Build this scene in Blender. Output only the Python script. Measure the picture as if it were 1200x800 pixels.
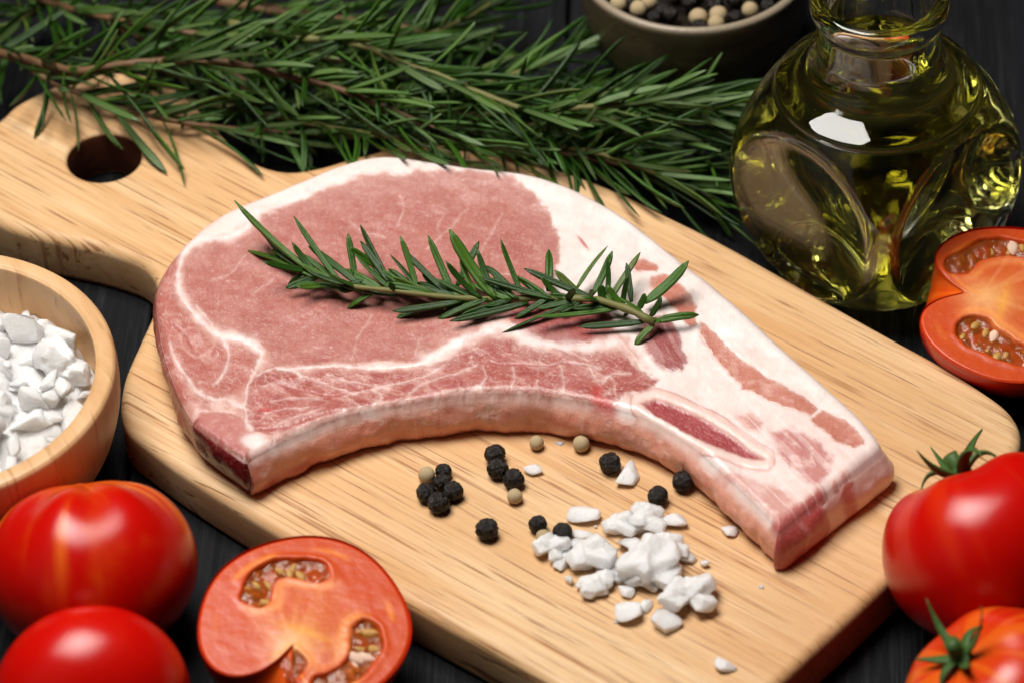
import bpy, bmesh, math, random
import numpy as np
from mathutils import Vector, Matrix, geometry
from mathutils.kdtree import KDTree

for o in list(bpy.data.objects):
    bpy.data.objects.remove(o)
scene = bpy.context.scene
COL = scene.collection

# ------------------------------------------------------------------ camera
BOARD_T = 0.016                      # board thickness: its top is at this height
THETA = math.radians(43.0)
DIST, LENS = 1.20, 150.0
PPX = 900.0                          # optical axis right of the frame centre (cropped frame)
FPX = LENS / 36.0 * 1200.0
TGT = Vector((0, 0, BOARD_T))
CAM = TGT + Vector(((PPX - 600) * DIST / FPX, 0, 0)) + DIST * Vector((0, -math.cos(THETA), math.sin(THETA)))
cam_d = bpy.data.cameras.new('camera')
cam_d.lens = LENS
cam_d.sensor_width = 36.0
cam_d.shift_x = (600 - PPX) / 1200.0
cam_d.clip_start = 0.01
cam_d.clip_end = 50
cam_d.dof.use_dof = True
cam_d.dof.focus_distance = 1.182
cam_d.dof.aperture_fstop = 11.0
cam = bpy.data.objects.new('camera', cam_d)
COL.objects.link(cam)
cam.location = CAM
cam.rotation_euler = (math.pi / 2 - THETA, 0, 0)
scene.camera = cam

# ------------------------------------------------------------------ light
world = bpy.data.worlds.new('World')
scene.world = world
world.use_nodes = True
world.node_tree.nodes['Background'].inputs[0].default_value = (0.9, 0.95, 1.0, 1)
world.node_tree.nodes['Background'].inputs[1].default_value = 0.005


def area_light(name, loc, target, size, size_y, watts, col):
    d = bpy.data.lights.new(name, 'AREA')
    d.shape = 'RECTANGLE'
    d.size, d.size_y = size, size_y
    d.energy = watts
    d.color = col
    o = bpy.data.objects.new(name, d)
    COL.objects.link(o)
    o.location = loc
    v = Vector(target) - Vector(loc)
    o.rotation_euler = v.to_track_quat('-Z', 'Y').to_euler()
    return o


area_light('softbox', (-0.19, 0.07, 0.86), (0.0, -0.02, 0.02), 0.48, 0.46, 12.4, (1.0, 0.965, 0.915))
area_light('fill_light', (-0.95, -0.75, 0.75), (0.0, 0.0, 0.0), 1.3, 1.3, 0.55, (1.0, 0.94, 0.88))  # added weak fill lamp, lifts the sides facing front-left

vs = scene.view_settings
vs.view_transform = 'Standard'
vs.look = 'None'
vs.exposure = 0.0
vs.gamma = 1.0
vs.use_curve_mapping = False
cy = scene.cycles
cy.use_denoising = True
cy.max_bounces = 20
cy.transmission_bounces = 18
cy.glossy_bounces = 8
cy.diffuse_bounces = 5
cy.transparent_max_bounces = 12
cy.caustics_refractive = True
cy.caustics_reflective = False
cy.blur_glossy = 0.6
cy.sample_clamp_indirect = 6.0


# ------------------------------------------------------------------ helpers
def P(px, py, z):
    """photo pixel on the horizontal plane at height z -> world point"""
    d = Vector((0, math.cos(THETA), -math.sin(THETA))) + (px - PPX) / FPX * Vector((1, 0, 0)) \
        - (py - 400) / FPX * Vector((0, math.sin(THETA), math.cos(THETA)))
    t = (z - CAM.z) / d.z
    return CAM + d * t


def Pn(px, py, z):
    px = np.asarray(px, float); py = np.asarray(py, float)
    a = (px - PPX) / FPX; b = -(py - 400) / FPX
    dy = math.cos(THETA) + b * math.sin(THETA)
    dz = -math.sin(THETA) + b * math.cos(THETA)
    t = (z - CAM.z) / dz
    return CAM.x + a * t, CAM.y + dy * t


def tag(o, label=None, cat=None, group=None, kind=None):
    if label: o['label'] = label
    if cat: o['category'] = cat
    if group: o['group'] = group
    if kind: o['kind'] = kind
    return o


def empty(name, loc):
    o = bpy.data.objects.new(name, None)
    o.empty_display_size = 0.01
    COL.objects.link(o)
    o.location = loc
    return o


def link(name, me, mat=None, parent=None, loc=None):
    if mat and not me.materials:
        me.materials.append(mat)
    o = bpy.data.objects.new(name, me)
    COL.objects.link(o)
    if parent:
        o.parent = parent
    if loc is not None:
        o.location = loc
    return o


def mesh_np(name, verts, faces, smooth=True):
    me = bpy.data.meshes.new(name)
    me.from_pydata([tuple(v) for v in verts], [], [tuple(int(i) for i in f) for f in faces])
    me.update()
    if smooth:
        me.polygons.foreach_set('use_smooth', [True] * len(me.polygons))
    return me


def catmull(pts, n_per=8, closed=False):
    pts = [np.asarray(p, float) for p in pts]
    n = len(pts)
    out = []
    rng = range(n) if closed else range(n - 1)
    for i in rng:
        if closed:
            p0, p1, p2, p3 = pts[(i - 1) % n], pts[i], pts[(i + 1) % n], pts[(i + 2) % n]
        else:
            p0 = pts[max(i - 1, 0)]; p1 = pts[i]; p2 = pts[i + 1]; p3 = pts[min(i + 2, n - 1)]
        for k in range(n_per):
            t = k / n_per
            out.append(0.5 * ((2 * p1) + (-p0 + p2) * t + (2 * p0 - 5 * p1 + 4 * p2 - p3) * t * t + (-p0 + 3 * p1 - 3 * p2 + p3) * t ** 3))
    if not closed:
        out.append(pts[-1])
    return np.array(out)


def resample(pl, n, closed=False):
    pl = np.asarray(pl, float)
    if closed:
        pl = np.vstack([pl, pl[:1]])
    seg = np.linalg.norm(np.diff(pl, axis=0), axis=1)
    s = np.concatenate([[0], np.cumsum(seg)])
    t = np.linspace(0, s[-1], n + 1)[:-1] if closed else np.linspace(0, s[-1], n)
    return np.stack([np.interp(t, s, pl[:, k]) for k in range(pl.shape[1])], axis=1)


def hash3(ix, iy, iz, seed):
    h = (ix * 374761393 + iy * 668265263 + iz * 2147483647 + seed * 1274126177) & 0xFFFFFFFF
    h = ((h ^ (h >> 13)) * 1274126177) & 0xFFFFFFFF
    h = h ^ (h >> 16)
    return (h & 0xFFFF) / 65535.0


def vnoise(x, y, z=None, seed=0):
    x = np.asarray(x, float); y = np.asarray(y, float)
    z = np.zeros_like(x) if z is None else np.asarray(z, float)
    ix = np.floor(x).astype(np.int64); iy = np.floor(y).astype(np.int64); iz = np.floor(z).astype(np.int64)
    fx = x - ix; fy = y - iy; fz = z - iz
    fx = fx * fx * (3 - 2 * fx); fy = fy * fy * (3 - 2 * fy); fz = fz * fz * (3 - 2 * fz)
    r = 0
    for dx in (0, 1):
        for dy in (0, 1):
            for dz in (0, 1):
                w = (fx if dx else 1 - fx) * (fy if dy else 1 - fy) * (fz if dz else 1 - fz)
                r = r + w * hash3(ix + dx, iy + dy, iz + dz, seed)
    return r * 2 - 1


def fbm(x, y, z=None, seed=0, octv=4):
    r = 0; a = 1.0; f = 1.0; tot = 0
    for k in range(octv):
        r = r + a * vnoise(np.asarray(x) * f, np.asarray(y) * f, None if z is None else np.asarray(z) * f, seed + k * 17)
        tot += a; a *= 0.5; f *= 2.03
    return r / tot


def sstep(a, b, x):
    t = np.clip((x - a) / (b - a), 0, 1)
    return t * t * (3 - 2 * t)


def pl_dist(x, y, pts, closed=False, margin=None):
    pts = np.asarray(pts, float)
    if margin is not None:
        lo, hi = pts.min(0) - margin, pts.max(0) + margin
        m = (x > lo[0]) & (x < hi[0]) & (y > lo[1]) & (y < hi[1])
        r = np.full(x.shape, 1e3)
        if m.any():
            r[m] = pl_dist(x[m], y[m], pts, closed)
        return r
    if closed:
        pts = np.vstack([pts, pts[:1]])
    best = np.full(x.shape, 1e9)
    for a, b in zip(pts[:-1], pts[1:]):
        d = b - a
        L = d @ d + 1e-12
        t = np.clip(((x - a[0]) * d[0] + (y - a[1]) * d[1]) / L, 0, 1)
        best = np.minimum(best, np.hypot(x - a[0] - t * d[0], y - a[1] - t * d[1]))
    return best


def inside(x, y, poly):
    poly = np.asarray(poly, float)
    r = np.zeros(np.shape(x), bool)
    j = len(poly) - 1
    for i in range(len(poly)):
        xi, yi = poly[i]; xj, yj = poly[j]
        c = ((yi > y) != (yj > y)) & (x < (xj - xi) * (y - yi) / (yj - yi + 1e-12) + xi)
        r ^= c
        j = i
    return r


def sdf(x, y, poly, margin=None):
    if margin is not None:
        pp = np.asarray(poly, float)
        lo, hi = pp.min(0) - margin, pp.max(0) + margin
        m = (x > lo[0]) & (x < hi[0]) & (y > lo[1]) & (y < hi[1])
        r = np.full(np.shape(x), 1e3)
        if m.any():
            r[m] = sdf(x[m], y[m], poly)
        return r
    d = pl_dist(x, y, poly, True)
    return np.where(inside(x, y, poly), -d, d)


def set_color(me, name, cols):
    a = me.color_attributes.new(name, 'FLOAT_COLOR', 'POINT')
    c = np.ones((len(me.vertices), 4), np.float32)
    c[:, :3] = cols
    a.data.foreach_set('color', c.ravel())


# ------------------------------------------------------------------ materials
class NT:
    def __init__(self, name):
        self.m = bpy.data.materials.new(name)
        self.m.use_nodes = True
        self.t = self.m.node_tree
        self.b = self.t.nodes['Principled BSDF']
        self.out = self.t.nodes['Material Output']

    def n(self, typ, **kw):
        nd = self.t.nodes.new(typ)
        for k, v in kw.items():
            setattr(nd, k, v)
        return nd

    def l(self, a, b):
        self.t.links.new(a, b)

    def coords(self, scale=(1, 1, 1), rot=(0, 0, 0), kind='Object'):
        tc = self.n('ShaderNodeTexCoord')
        mp = self.n('ShaderNodeMapping')
        mp.inputs['Scale'].default_value = scale
        mp.inputs['Rotation'].default_value = rot
        self.l(tc.outputs[kind], mp.inputs['Vector'])
        return mp.outputs[0]

    def noise(self, vec, scale, detail=4, rough=0.55, dist=0.0):
        nd = self.n('ShaderNodeTexNoise')
        nd.inputs['Scale'].default_value = scale
        nd.inputs['Detail'].default_value = detail
        nd.inputs['Roughness'].default_value = rough
        nd.inputs['Distortion'].default_value = dist
        if vec is not None:
            self.l(vec, nd.inputs['Vector'])
        return nd.outputs['Fac']

    def ramp(self, fac, stops):
        nd = self.n('ShaderNodeValToRGB')
        els = nd.color_ramp.elements
        while len(els) < len(stops):
            els.new(0.5)
        for e, (p, c) in zip(els, stops):
            e.position = p
            e.color = (c, c, c, 1) if isinstance(c, (int, float)) else (*c, 1)
        self.l(fac, nd.inputs[0])
        return nd.outputs[0]

    def mix(self, fac, a, b, mode='MIX'):
        nd = self.n('ShaderNodeMix', data_type='RGBA', blend_type=mode)
        for sock, v in ((nd.inputs['Factor'], fac), (nd.inputs[6], a), (nd.inputs[7], b)):
            if isinstance(v, (int, float)):
                sock.default_value = v
            elif isinstance(v, tuple):
                sock.default_value = (*v, 1)
            else:
                self.l(v, sock)
        return nd.outputs[2]

    def math(self, op, a, b=0.0):
        nd = self.n('ShaderNodeMath', operation=op)
        for s, v in zip(nd.inputs, (a, b)):
            if isinstance(v, (int, float)):
                s.default_value = v
            else:
                self.l(v, s)
        return nd.outputs[0]

    def bump(self, h, strength, dist, prev=None):
        nd = self.n('ShaderNodeBump')
        nd.inputs['Strength'].default_value = strength
        nd.inputs['Distance'].default_value = dist
        self.l(h, nd.inputs['Height'])
        if prev is not None:
            self.l(prev, nd.inputs['Normal'])
        return nd.outputs[0]

    def set(self, **kw):
        for k, v in kw.items():
            s = self.b.inputs[k.replace('_', ' ')]
            if isinstance(v, (int, float)):
                s.default_value = v
            elif isinstance(v, tuple):
                s.default_value = (*v, 1) if len(v) == 3 and s.type == 'RGBA' else v
            else:
                self.l(v, s)
        return self

    def attr(self, name):
        nd = self.n('ShaderNodeAttribute')
        nd.attribute_name = name
        return nd.outputs['Color']


def mat_board():
    k = NT('beech_wood')
    v = k.coords((1, 1, 1))
    # slow bands along the grain
    big = k.noise(k.coords((2.2, 26, 10)), 3.0, 5, 0.6, 0.8)
    base = k.ramp(big, [(0.25, (0.58, 0.325, 0.145)), (0.45, (0.67, 0.425, 0.215)), (0.62, (0.73, 0.510, 0.290)), (0.8, (0.62, 0.370, 0.170))])
    fine = k.noise(k.coords((9, 330, 120)), 3.0, 4, 0.6, 0.3)
    base = k.mix(k.ramp(fine, [(0.35, 0.42), (0.60, 0.0)]), base, (0.47, 0.23, 0.08), 'MIX')
    # short dark pores
    por = k.noise(k.coords((30, 1100, 300)), 1.0, 3, 0.6, 0.2)
    pm = k.ramp(por, [(0.575, 0.0), (0.67, 0.9)])
    base = k.mix(pm, base, (0.27, 0.115, 0.042))
    streak = k.noise(k.coords((7, 120, 60)), 1.0, 3, 0.6, 0.5)
    sm = k.ramp(streak, [(0.58, 0.0), (0.72, 0.6)])
    base = k.mix(sm, base, (0.46, 0.235, 0.10))
    # pinkish heartwood cast in broad patches
    br = k.noise(k.coords((9, 22, 9)), 1.0, 2, 0.5)
    base = k.mix(k.ramp(br, [(0.42, 0.0), (0.72, 0.6)]), base, (0.58, 0.300, 0.120))
    # knife scratches, three directions
    hsum = None
    for i, (rz, sc) in enumerate(((1.15, 1.0), (0.5, 1.3), (-0.9, 0.9))):
        sn = k.noise(k.coords((10 * sc, 520 * sc, 10), (0, 0, rz)), 1.0, 2, 0.4, 0.0)
        s2 = k.ramp(sn, [(0.665, 0.0), (0.69, 1.0)])
        patch = k.ramp(k.noise(k.coords((1, 1, 1)), 26 + 9 * i, 2), [(0.47, 0.0), (0.6, 1.0)])
        s3 = k.math('MULTIPLY', s2, patch)
        hsum = s3 if hsum is None else k.math('MAXIMUM', hsum, s3)
    base = k.mix(k.math('MULTIPLY', hsum, 0.85), base, (0.33, 0.15, 0.055))
    k.set(Base_Color=base, Roughness=k.ramp(fine, [(0.3, 0.5), (0.7, 0.4)]), Specular_IOR_Level=0.35)
    h = k.math('SUBTRACT', k.math('MULTIPLY', fine, 0.4), k.math('ADD', pm, k.math('MULTIPLY', hsum, 1.2)))
    k.set(Normal=k.bump(h, 0.35, 0.0003))
    return k.m


def mat_bowlwood():
    k = NT('turned_wood')
    ring = k.noise(k.coords((90, 18, 18)), 1.2, 5, 0.6, 0.6)
    base = k.ramp(ring, [(0.3, (0.50, 0.265, 0.110)), (0.5, (0.61, 0.365, 0.175)), (0.72, (0.68, 0.44, 0.235))])
    por = k.noise(k.coords((700, 60, 60)), 1.0, 2, 0.5)
    pm = k.ramp(por, [(0.6, 0.0), (0.7, 0.6)])
    base = k.mix(pm, base, (0.36, 0.16, 0.05))
    k.set(Base_Color=base, Roughness=0.42, Specular_IOR_Level=0.4)
    k.set(Normal=k.bump(pm, -0.25, 0.0003))
    return k.m


def mat_table():
    k = NT('charcoal_stained_wood')
    oi = k.n('ShaderNodeObjectInfo')
    v0 = k.n('ShaderNodeTexCoord')
    add = k.n('ShaderNodeVectorMath', operation='MULTIPLY_ADD')
    add.inputs[1].default_value = (1, 1, 1)
    k.l(v0.outputs['Object'], add.inputs[0])
    rnd = k.n('ShaderNodeCombineXYZ')
    k.l(oi.outputs['Random'], rnd.inputs[0]); k.l(oi.outputs['Random'], rnd.inputs[1])
    k.l(rnd.outputs[0], add.inputs[2])

    def sc(s):
        m = k.n('ShaderNodeMapping'); m.inputs['Scale'].default_value = s
        k.l(add.outputs[0], m.inputs['Vector'])
        return m.outputs[0]
    a = k.noise(sc((430, 12, 60)), 1.0, 5, 0.65, 0.4)
    b = k.noise(sc((60, 3, 20)), 1.0, 4, 0.6, 0.6)
    c = k.noise(sc((900, 40, 200)), 1.0, 3, 0.6, 0.0)
    base = k.ramp(a, [(0.32, (0.0018, 0.0018, 0.0021)), (0.5, (0.0055, 0.0057, 0.0066)), (0.68, (0.021, 0.022, 0.025))])
    base = k.mix(k.ramp(b, [(0.35, 0.75), (0.65, 0.0)]), base, (0.010, 0.010, 0.012))
    base = k.mix(k.ramp(c, [(0.6, 0.0), (0.75, 0.5)]), base, (0.060, 0.062, 0.068))
    k.set(Base_Color=base, Roughness=k.ramp(a, [(0.3, 0.70), (0.7, 0.50)]), Specular_IOR_Level=0.09)
    k.set(Normal=k.bump(k.math('ADD', a, k.math('MULTIPLY', c, 0.4)), 0.5, 0.0008))
    return k.m


def mat_meat():
    k = NT('raw_pork')
    col = k.attr('Col')
    v = k.coords()
    sp = k.noise(v, 1500, 3, 0.7)
    fb = k.noise(k.coords((700, 160, 160), (0, 0, 0.6)), 1.0, 4, 0.65, 1.0)
    mid = k.noise(v, 260, 4, 0.65)
    c1 = k.mix(k.ramp(sp, [(0.54, 0.0), (0.74, 0.35)]), col, k.mix(0.65, col, (0.86, 0.68, 0.64)))
    c1 = k.mix(k.ramp(mid, [(0.3, 0.22), (0.6, 0.0)]), c1, k.mix(1.0, c1, (0.78, 0.55, 0.55), 'MULTIPLY'))
    c1 = k.mix(k.ramp(fb, [(0.30, 0.25), (0.5, 0.0)]), c1, k.mix(1.0, c1, (0.80, 0.62, 0.62), 'MULTIPLY'))
    k.set(Base_Color=c1, Roughness=k.ramp(mid, [(0.3, 0.26), (0.7, 0.46)]), Specular_IOR_Level=0.5,
          Coat_Weight=0.22, Coat_Roughness=0.25)
    h = k.math('ADD', k.math('MULTIPLY', sp, 0.55), k.math('ADD', k.math('MULTIPLY', mid, 0.8), k.math('MULTIPLY', fb, 0.7)))
    sep = k.n('ShaderNodeSeparateColor')
    k.l(col, sep.inputs[0])
    lean = k.ramp(k.math('DIVIDE', sep.outputs[1], k.math('ADD', sep.outputs[0], 0.001)), [(0.46, 1.0), (0.72, 0.16)])
    k.set(Normal=k.bump(k.math('MULTIPLY', h, lean), 0.5, 0.0006))
    return k.m


def mat_leaf(name, c_top, c_edge):
    k = NT(name)
    oi = k.n('ShaderNodeObjectInfo')
    at = k.attr('Col')            # r: underside, g: along leaf
    sep = k.n('ShaderNodeSeparateColor')
    k.l(at, sep.inputs[0])
    top = k.ramp(oi.outputs['Random'], [(0.0, (0.004, 0.020, 0.002)), (0.35, c_top), (0.75, c_edge), (0.93, (0.055, 0.125, 0.012)), (1.0, (0.095, 0.120, 0.022))])
    top = k.mix(k.ramp(k.noise(k.coords((600, 40, 600)), 1.0, 3), [(0.3, 0.0), (0.75, 0.5)]), top, (0.065, 0.150, 0.020))
    base = k.mix(sep.outputs[0], top, (0.15, 0.22, 0.085))
    k.set(Base_Color=base, Roughness=0.20, Specular_IOR_Level=0.34)
    k.set(Normal=k.bump(k.noise(k.coords((900, 160, 900)), 1.0, 2), 0.35, 0.0002))
    return k.m


def mat_stem(name, c0, c1):
    k = NT(name)
    n1 = k.noise(k.coords(), 420, 4)
    k.set(Base_Color=k.mix(n1, c0, c1), Roughness=0.55, Specular_IOR_Level=0.3)
    k.set(Normal=k.bump(n1, 0.5, 0.0004))
    return k.m


def mat_tomato(name, red, orange, amount):
    k = NT(name)
    at = k.attr('Col')            # r: orange streak strength
    sep = k.n('ShaderNodeSeparateColor')
    k.l(at, sep.inputs[0])
    n1 = k.noise(k.coords(), 60, 4, 0.6, 0.5)
    fac = k.math('MULTIPLY', sep.outputs[0], k.ramp(n1, [(0.25, 0.5), (0.7, 1.0)]))
    fac = k.math('MULTIPLY', fac, amount)
    base = k.mix(fac, red, orange)
    sp = k.ramp(k.noise(k.coords(), 70, 3, 0.7), [(0.62, 0.0), (0.78, 0.5)])
    base = k.mix(sp, base, k.mix(0.4, base, orange))
    k.set(Base_Color=base, Roughness=0.22, Specular_IOR_Level=0.40)
    k.set(Normal=k.bump(k.noise(k.coords(), 180, 3), 0.08, 0.001))
    return k.m


def mat_flesh():
    k = NT('tomato_flesh')
    col = k.attr('Col')
    n1 = k.noise(k.coords(), 420, 4, 0.65)
    n2 = k.noise(k.coords(), 1600, 2, 0.6)
    c = k.mix(k.ramp(n1, [(0.35, 0.3), (0.62, 0.0)]), col, k.mix(1.0, col, (0.85, 0.55, 0.45), 'MULTIPLY'))
    c = k.mix(k.ramp(n2, [(0.6, 0.0), (0.75, 0.2)]), c, (0.68, 0.40, 0.25))
    k.set(Base_Color=c, Roughness=0.30, Specular_IOR_Level=0.28,
          Subsurface_Weight=0.12, Subsurface_Radius=(1.0, 0.3, 0.12), Subsurface_Scale=0.002)
    k.set(Normal=k.bump(k.math('ADD', n1, k.math('MULTIPLY', n2, 0.4)), 0.22, 0.0004))
    return k.m


def mat_simple(name, col, rough=0.4, spec=0.4, bump=None, sss=None, **kw):
    k = NT(name)
    k.set(Base_Color=col, Roughness=rough, Specular_IOR_Level=spec)
    if bump:
        k.set(Normal=k.bump(k.noise(k.coords(), bump[0], 4), bump[1], bump[2]))
    if sss:
        k.set(Subsurface_Weight=sss[0], Subsurface_Radius=sss[1], Subsurface_Scale=sss[2])
    k.set(**kw)
    return k.m


def mat_salt():
    k = NT('coarse_salt')
    n1 = k.noise(k.coords(), 350, 3, 0.6)
    c = k.ramp(n1, [(0.3, (0.78, 0.77, 0.755)), (0.65, (0.90, 0.89, 0.88))])
    k.set(Base_Color=c, Roughness=0.30, Specular_IOR_Level=0.5,
          Subsurface_Weight=1.0, Subsurface_Radius=(1.0, 0.95, 0.88), Subsurface_Scale=0.0030, Transmission_Weight=0.16)
    gt = k.n('ShaderNodeNewGeometry')
    k.set(Normal=k.bump(k.noise(gt.outputs['Position'], 900, 4, 0.7), 0.6, 0.0009))
    return k.m


def mat_pepper(name, c0, c1, rough):
    k = NT(name)
    oi = k.n('ShaderNodeObjectInfo')
    n1 = k.noise(k.coords(), 420, 4, 0.6)
    c = k.mix(k.ramp(n1, [(0.35, 0.0), (0.68, 1.0)]), c0, c1)
    c = k.mix(k.math('MULTIPLY', oi.outputs['Random'], 0.4), c, c0)
    k.set(Base_Color=c, Roughness=rough, Specular_IOR_Level=0.4)
    k.set(Normal=k.bump(k.noise(k.coords(), 900, 3), 0.5, 0.0004))
    return k.m


def mat_ceramic():
    k = NT('dark_stoneware')
    n1 = k.noise(k.coords((20, 20, 160)), 1.0, 4, 0.6, 1.0)
    n2 = k.noise(k.coords(), 600, 3)
    geo = k.attr('Col')
    c = k.ramp(n1, [(0.3, (0.032, 0.022, 0.012)), (0.5, (0.085, 0.060, 0.034)), (0.72, (0.14, 0.10, 0.058))])
    c = k.mix(k.ramp(n2, [(0.6, 0.0), (0.72, 0.6)]), c, (0.03, 0.02, 0.012))
    c = k.mix(geo, c, (0.30, 0.24, 0.17))
    k.set(Base_Color=c, Roughness=0.33, Specular_IOR_Level=0.5)
    k.set(Normal=k.bump(k.math('ADD', n2, n1), 0.2, 0.0006))
    return k.m


def mat_glass():
    k = NT('clear_glass')
    g = k.n('ShaderNodeBsdfGlass')
    g.inputs['IOR'].default_value = 1.5
    g.inputs['Roughness'].default_value = 0.0
    g.inputs['Color'].default_value = (0.985, 0.99, 0.985, 1)
    k.l(g.outputs[0], k.out.inputs['Surface'])
    k.t.nodes.remove(k.b)
    return k.m


def mat_oil():
    k = NT('olive_oil')
    g = k.n('ShaderNodeBsdfGlass')
    g.inputs['IOR'].default_value = 1.47
    g.inputs['Roughness'].default_value = 0.0
    k.l(g.outputs[0], k.out.inputs['Surface'])
    a = k.n('ShaderNodeVolumeAbsorption')
    a.inputs['Color'].default_value = (1.0, 0.955, 0.02, 1)
    a.inputs['Density'].default_value = 25
    k.l(a.outputs[0], k.out.inputs['Volume'])
    k.t.nodes.remove(k.b)
    return k.m


M = dict(
    board=mat_board(), hole_shade=mat_simple('shaded_hole_wood', (0.13, 0.042, 0.020), 0.6, 0.25, (300, 0.4, 0.0006)), bowl=mat_bowlwood(), table=mat_table(), meat=mat_meat(),  # second wood is the board darkened, shade of the hole painted in
    leaf=mat_leaf('rosemary_leaf', (0.007, 0.034, 0.003), (0.034, 0.098, 0.008)),
    stem=mat_stem('green_stem', (0.12, 0.125, 0.035), (0.20, 0.18, 0.06)),
    twig=mat_stem('woody_stem', (0.10, 0.048, 0.022), (0.20, 0.11, 0.052)),
    tomato=mat_tomato('tomato_skin', (0.47, 0.0030, 0.0012), (0.74, 0.15, 0.010), 1.0),
    tomato_p=mat_tomato('plain_tomato_skin', (0.50, 0.0030, 0.0012), (0.64, 0.045, 0.005), 0.45),
    tomato_o=mat_tomato('orange_tomato_skin', (0.56, 0.018, 0.003), (0.72, 0.150, 0.010), 0.75),
    flesh=mat_flesh(),
    gel=mat_simple('tomato_gel', (0.80, 0.22, 0.035), 0.08, 0.55, (350, 0.6, 0.0012), Transmission_Weight=0.8, IOR=1.36),
    seed=mat_simple('tomato_seed', (0.46, 0.25, 0.05), 0.25, 0.5, (900, 0.3, 0.0004), (0.4, (1, 0.6, 0.3), 0.002)),
    pith=mat_simple('tomato_pith', (0.80, 0.55, 0.42), 0.2, 0.5, (500, 0.4, 0.0006), (0.3, (1, 0.5, 0.4), 0.002)),
    calyx=mat_simple('tomato_calyx', (0.050, 0.105, 0.022), 0.5, 0.3, (500, 0.4, 0.0006)),
    salt=mat_salt(),
    pep_b=mat_pepper('black_pepper', (0.003, 0.0026, 0.0023), (0.022, 0.014, 0.010), 0.28),
    pep_w=mat_pepper('white_pepper', (0.40, 0.29, 0.15), (0.58, 0.46, 0.28), 0.5),
    ceramic=mat_ceramic(), glass=mat_glass(), oil=mat_oil(),
)

# ------------------------------------------------------------------ table
table = empty('table', (0, 0, 0))
tag(table, 'charcoal black wooden table top with fine lengthwise grain', None, None, 'structure')


def box_mesh(name, x0, x1, y0, y1, z0, z1, bev=0.0015):
    bm = bmesh.new()
    bmesh.ops.create_cube(bm, size=1)
    for v in bm.verts:
        v.co = ((x0 + x1) / 2 + v.co.x * (x1 - x0), (y0 + y1) / 2 + v.co.y * (y1 - y0), (z0 + z1) / 2 + v.co.z * (z1 - z0))
    if bev:
        bmesh.ops.bevel(bm, geom=[e for e in bm.edges], offset=bev, segments=2, affect='EDGES', profile=0.5)
    me = bpy.data.meshes.new(name)
    bm.to_mesh(me); bm.free()
    return me


seam = P(1097, 20, 0.0).x
PW = 0.115
for i in range(-5, 3):
    x1 = seam + i * PW
    link('plank', box_mesh('plank', x1 - PW + 0.0006, x1 - 0.0006, -0.45, 0.75, -0.02, 0.0, 0.0008), M['table'], table)
link('underside', box_mesh('underside', seam - 6 * PW, seam + 2 * PW, -0.45, 0.75, -0.03, -0.0205, 0), M['table'], table)

# ------------------------------------------------------------------ cutting board
B_OUT = [(-52, 205), (-38, 168), (0, 137), (22, 118), (75, 94), (125, 83), (165, 84), (203, 99), (240, 131), (270, 165), (300, 188),
         (337, 198), (375, 193), (420, 180), (480, 167), (540, 168), (600, 180), (660, 197), (726, 222), (775, 246), (850, 283),
         (960, 345), (1050, 395), (1100, 422), (1150, 453), (1183, 478), (1197, 504), (1193, 530), (1170, 560), (1110, 618),
         (1044, 678), (1000, 720), (956, 760), (916, 797), (860, 845), (800, 872), (740, 858), (690, 828), (642, 798), (582, 762),
         (530, 734), (480, 706), (400, 664), (325, 622), (229, 562), (168, 518), (148, 500), (141, 480), (142, 456), (148, 432), (164, 396),
         (178, 365), (184, 342), (180, 322), (165, 307), (140, 297), (112, 289), (75, 281), (37, 273), (0, 260), (-30, 240)]
ang_pts = (P(229, 562, BOARD_T), P(582, 762, BOARD_T))
BANG = math.atan2(ang_pts[1].y - ang_pts[0].y, ang_pts[1].x - ang_pts[0].x)
bx, by = Pn([p[0] for p in B_OUT], [p[1] for p in B_OUT], BOARD_T)
board_xy = resample(catmull(list(zip(bx, by)), 10, True), 320, True)


def normals2d(pl):
    t = np.roll(pl, -1, 0) - np.roll(pl, 1, 0)
    t /= np.linalg.norm(t, axis=1)[:, None] + 1e-12
    nrm = np.stack([t[:, 1], -t[:, 0]], 1)
    area = np.sum(pl[:, 0] * np.roll(pl[:, 1], -1) - np.roll(pl[:, 0], -1) * pl[:, 1])
    return nrm if area > 0 else -nrm


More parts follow.
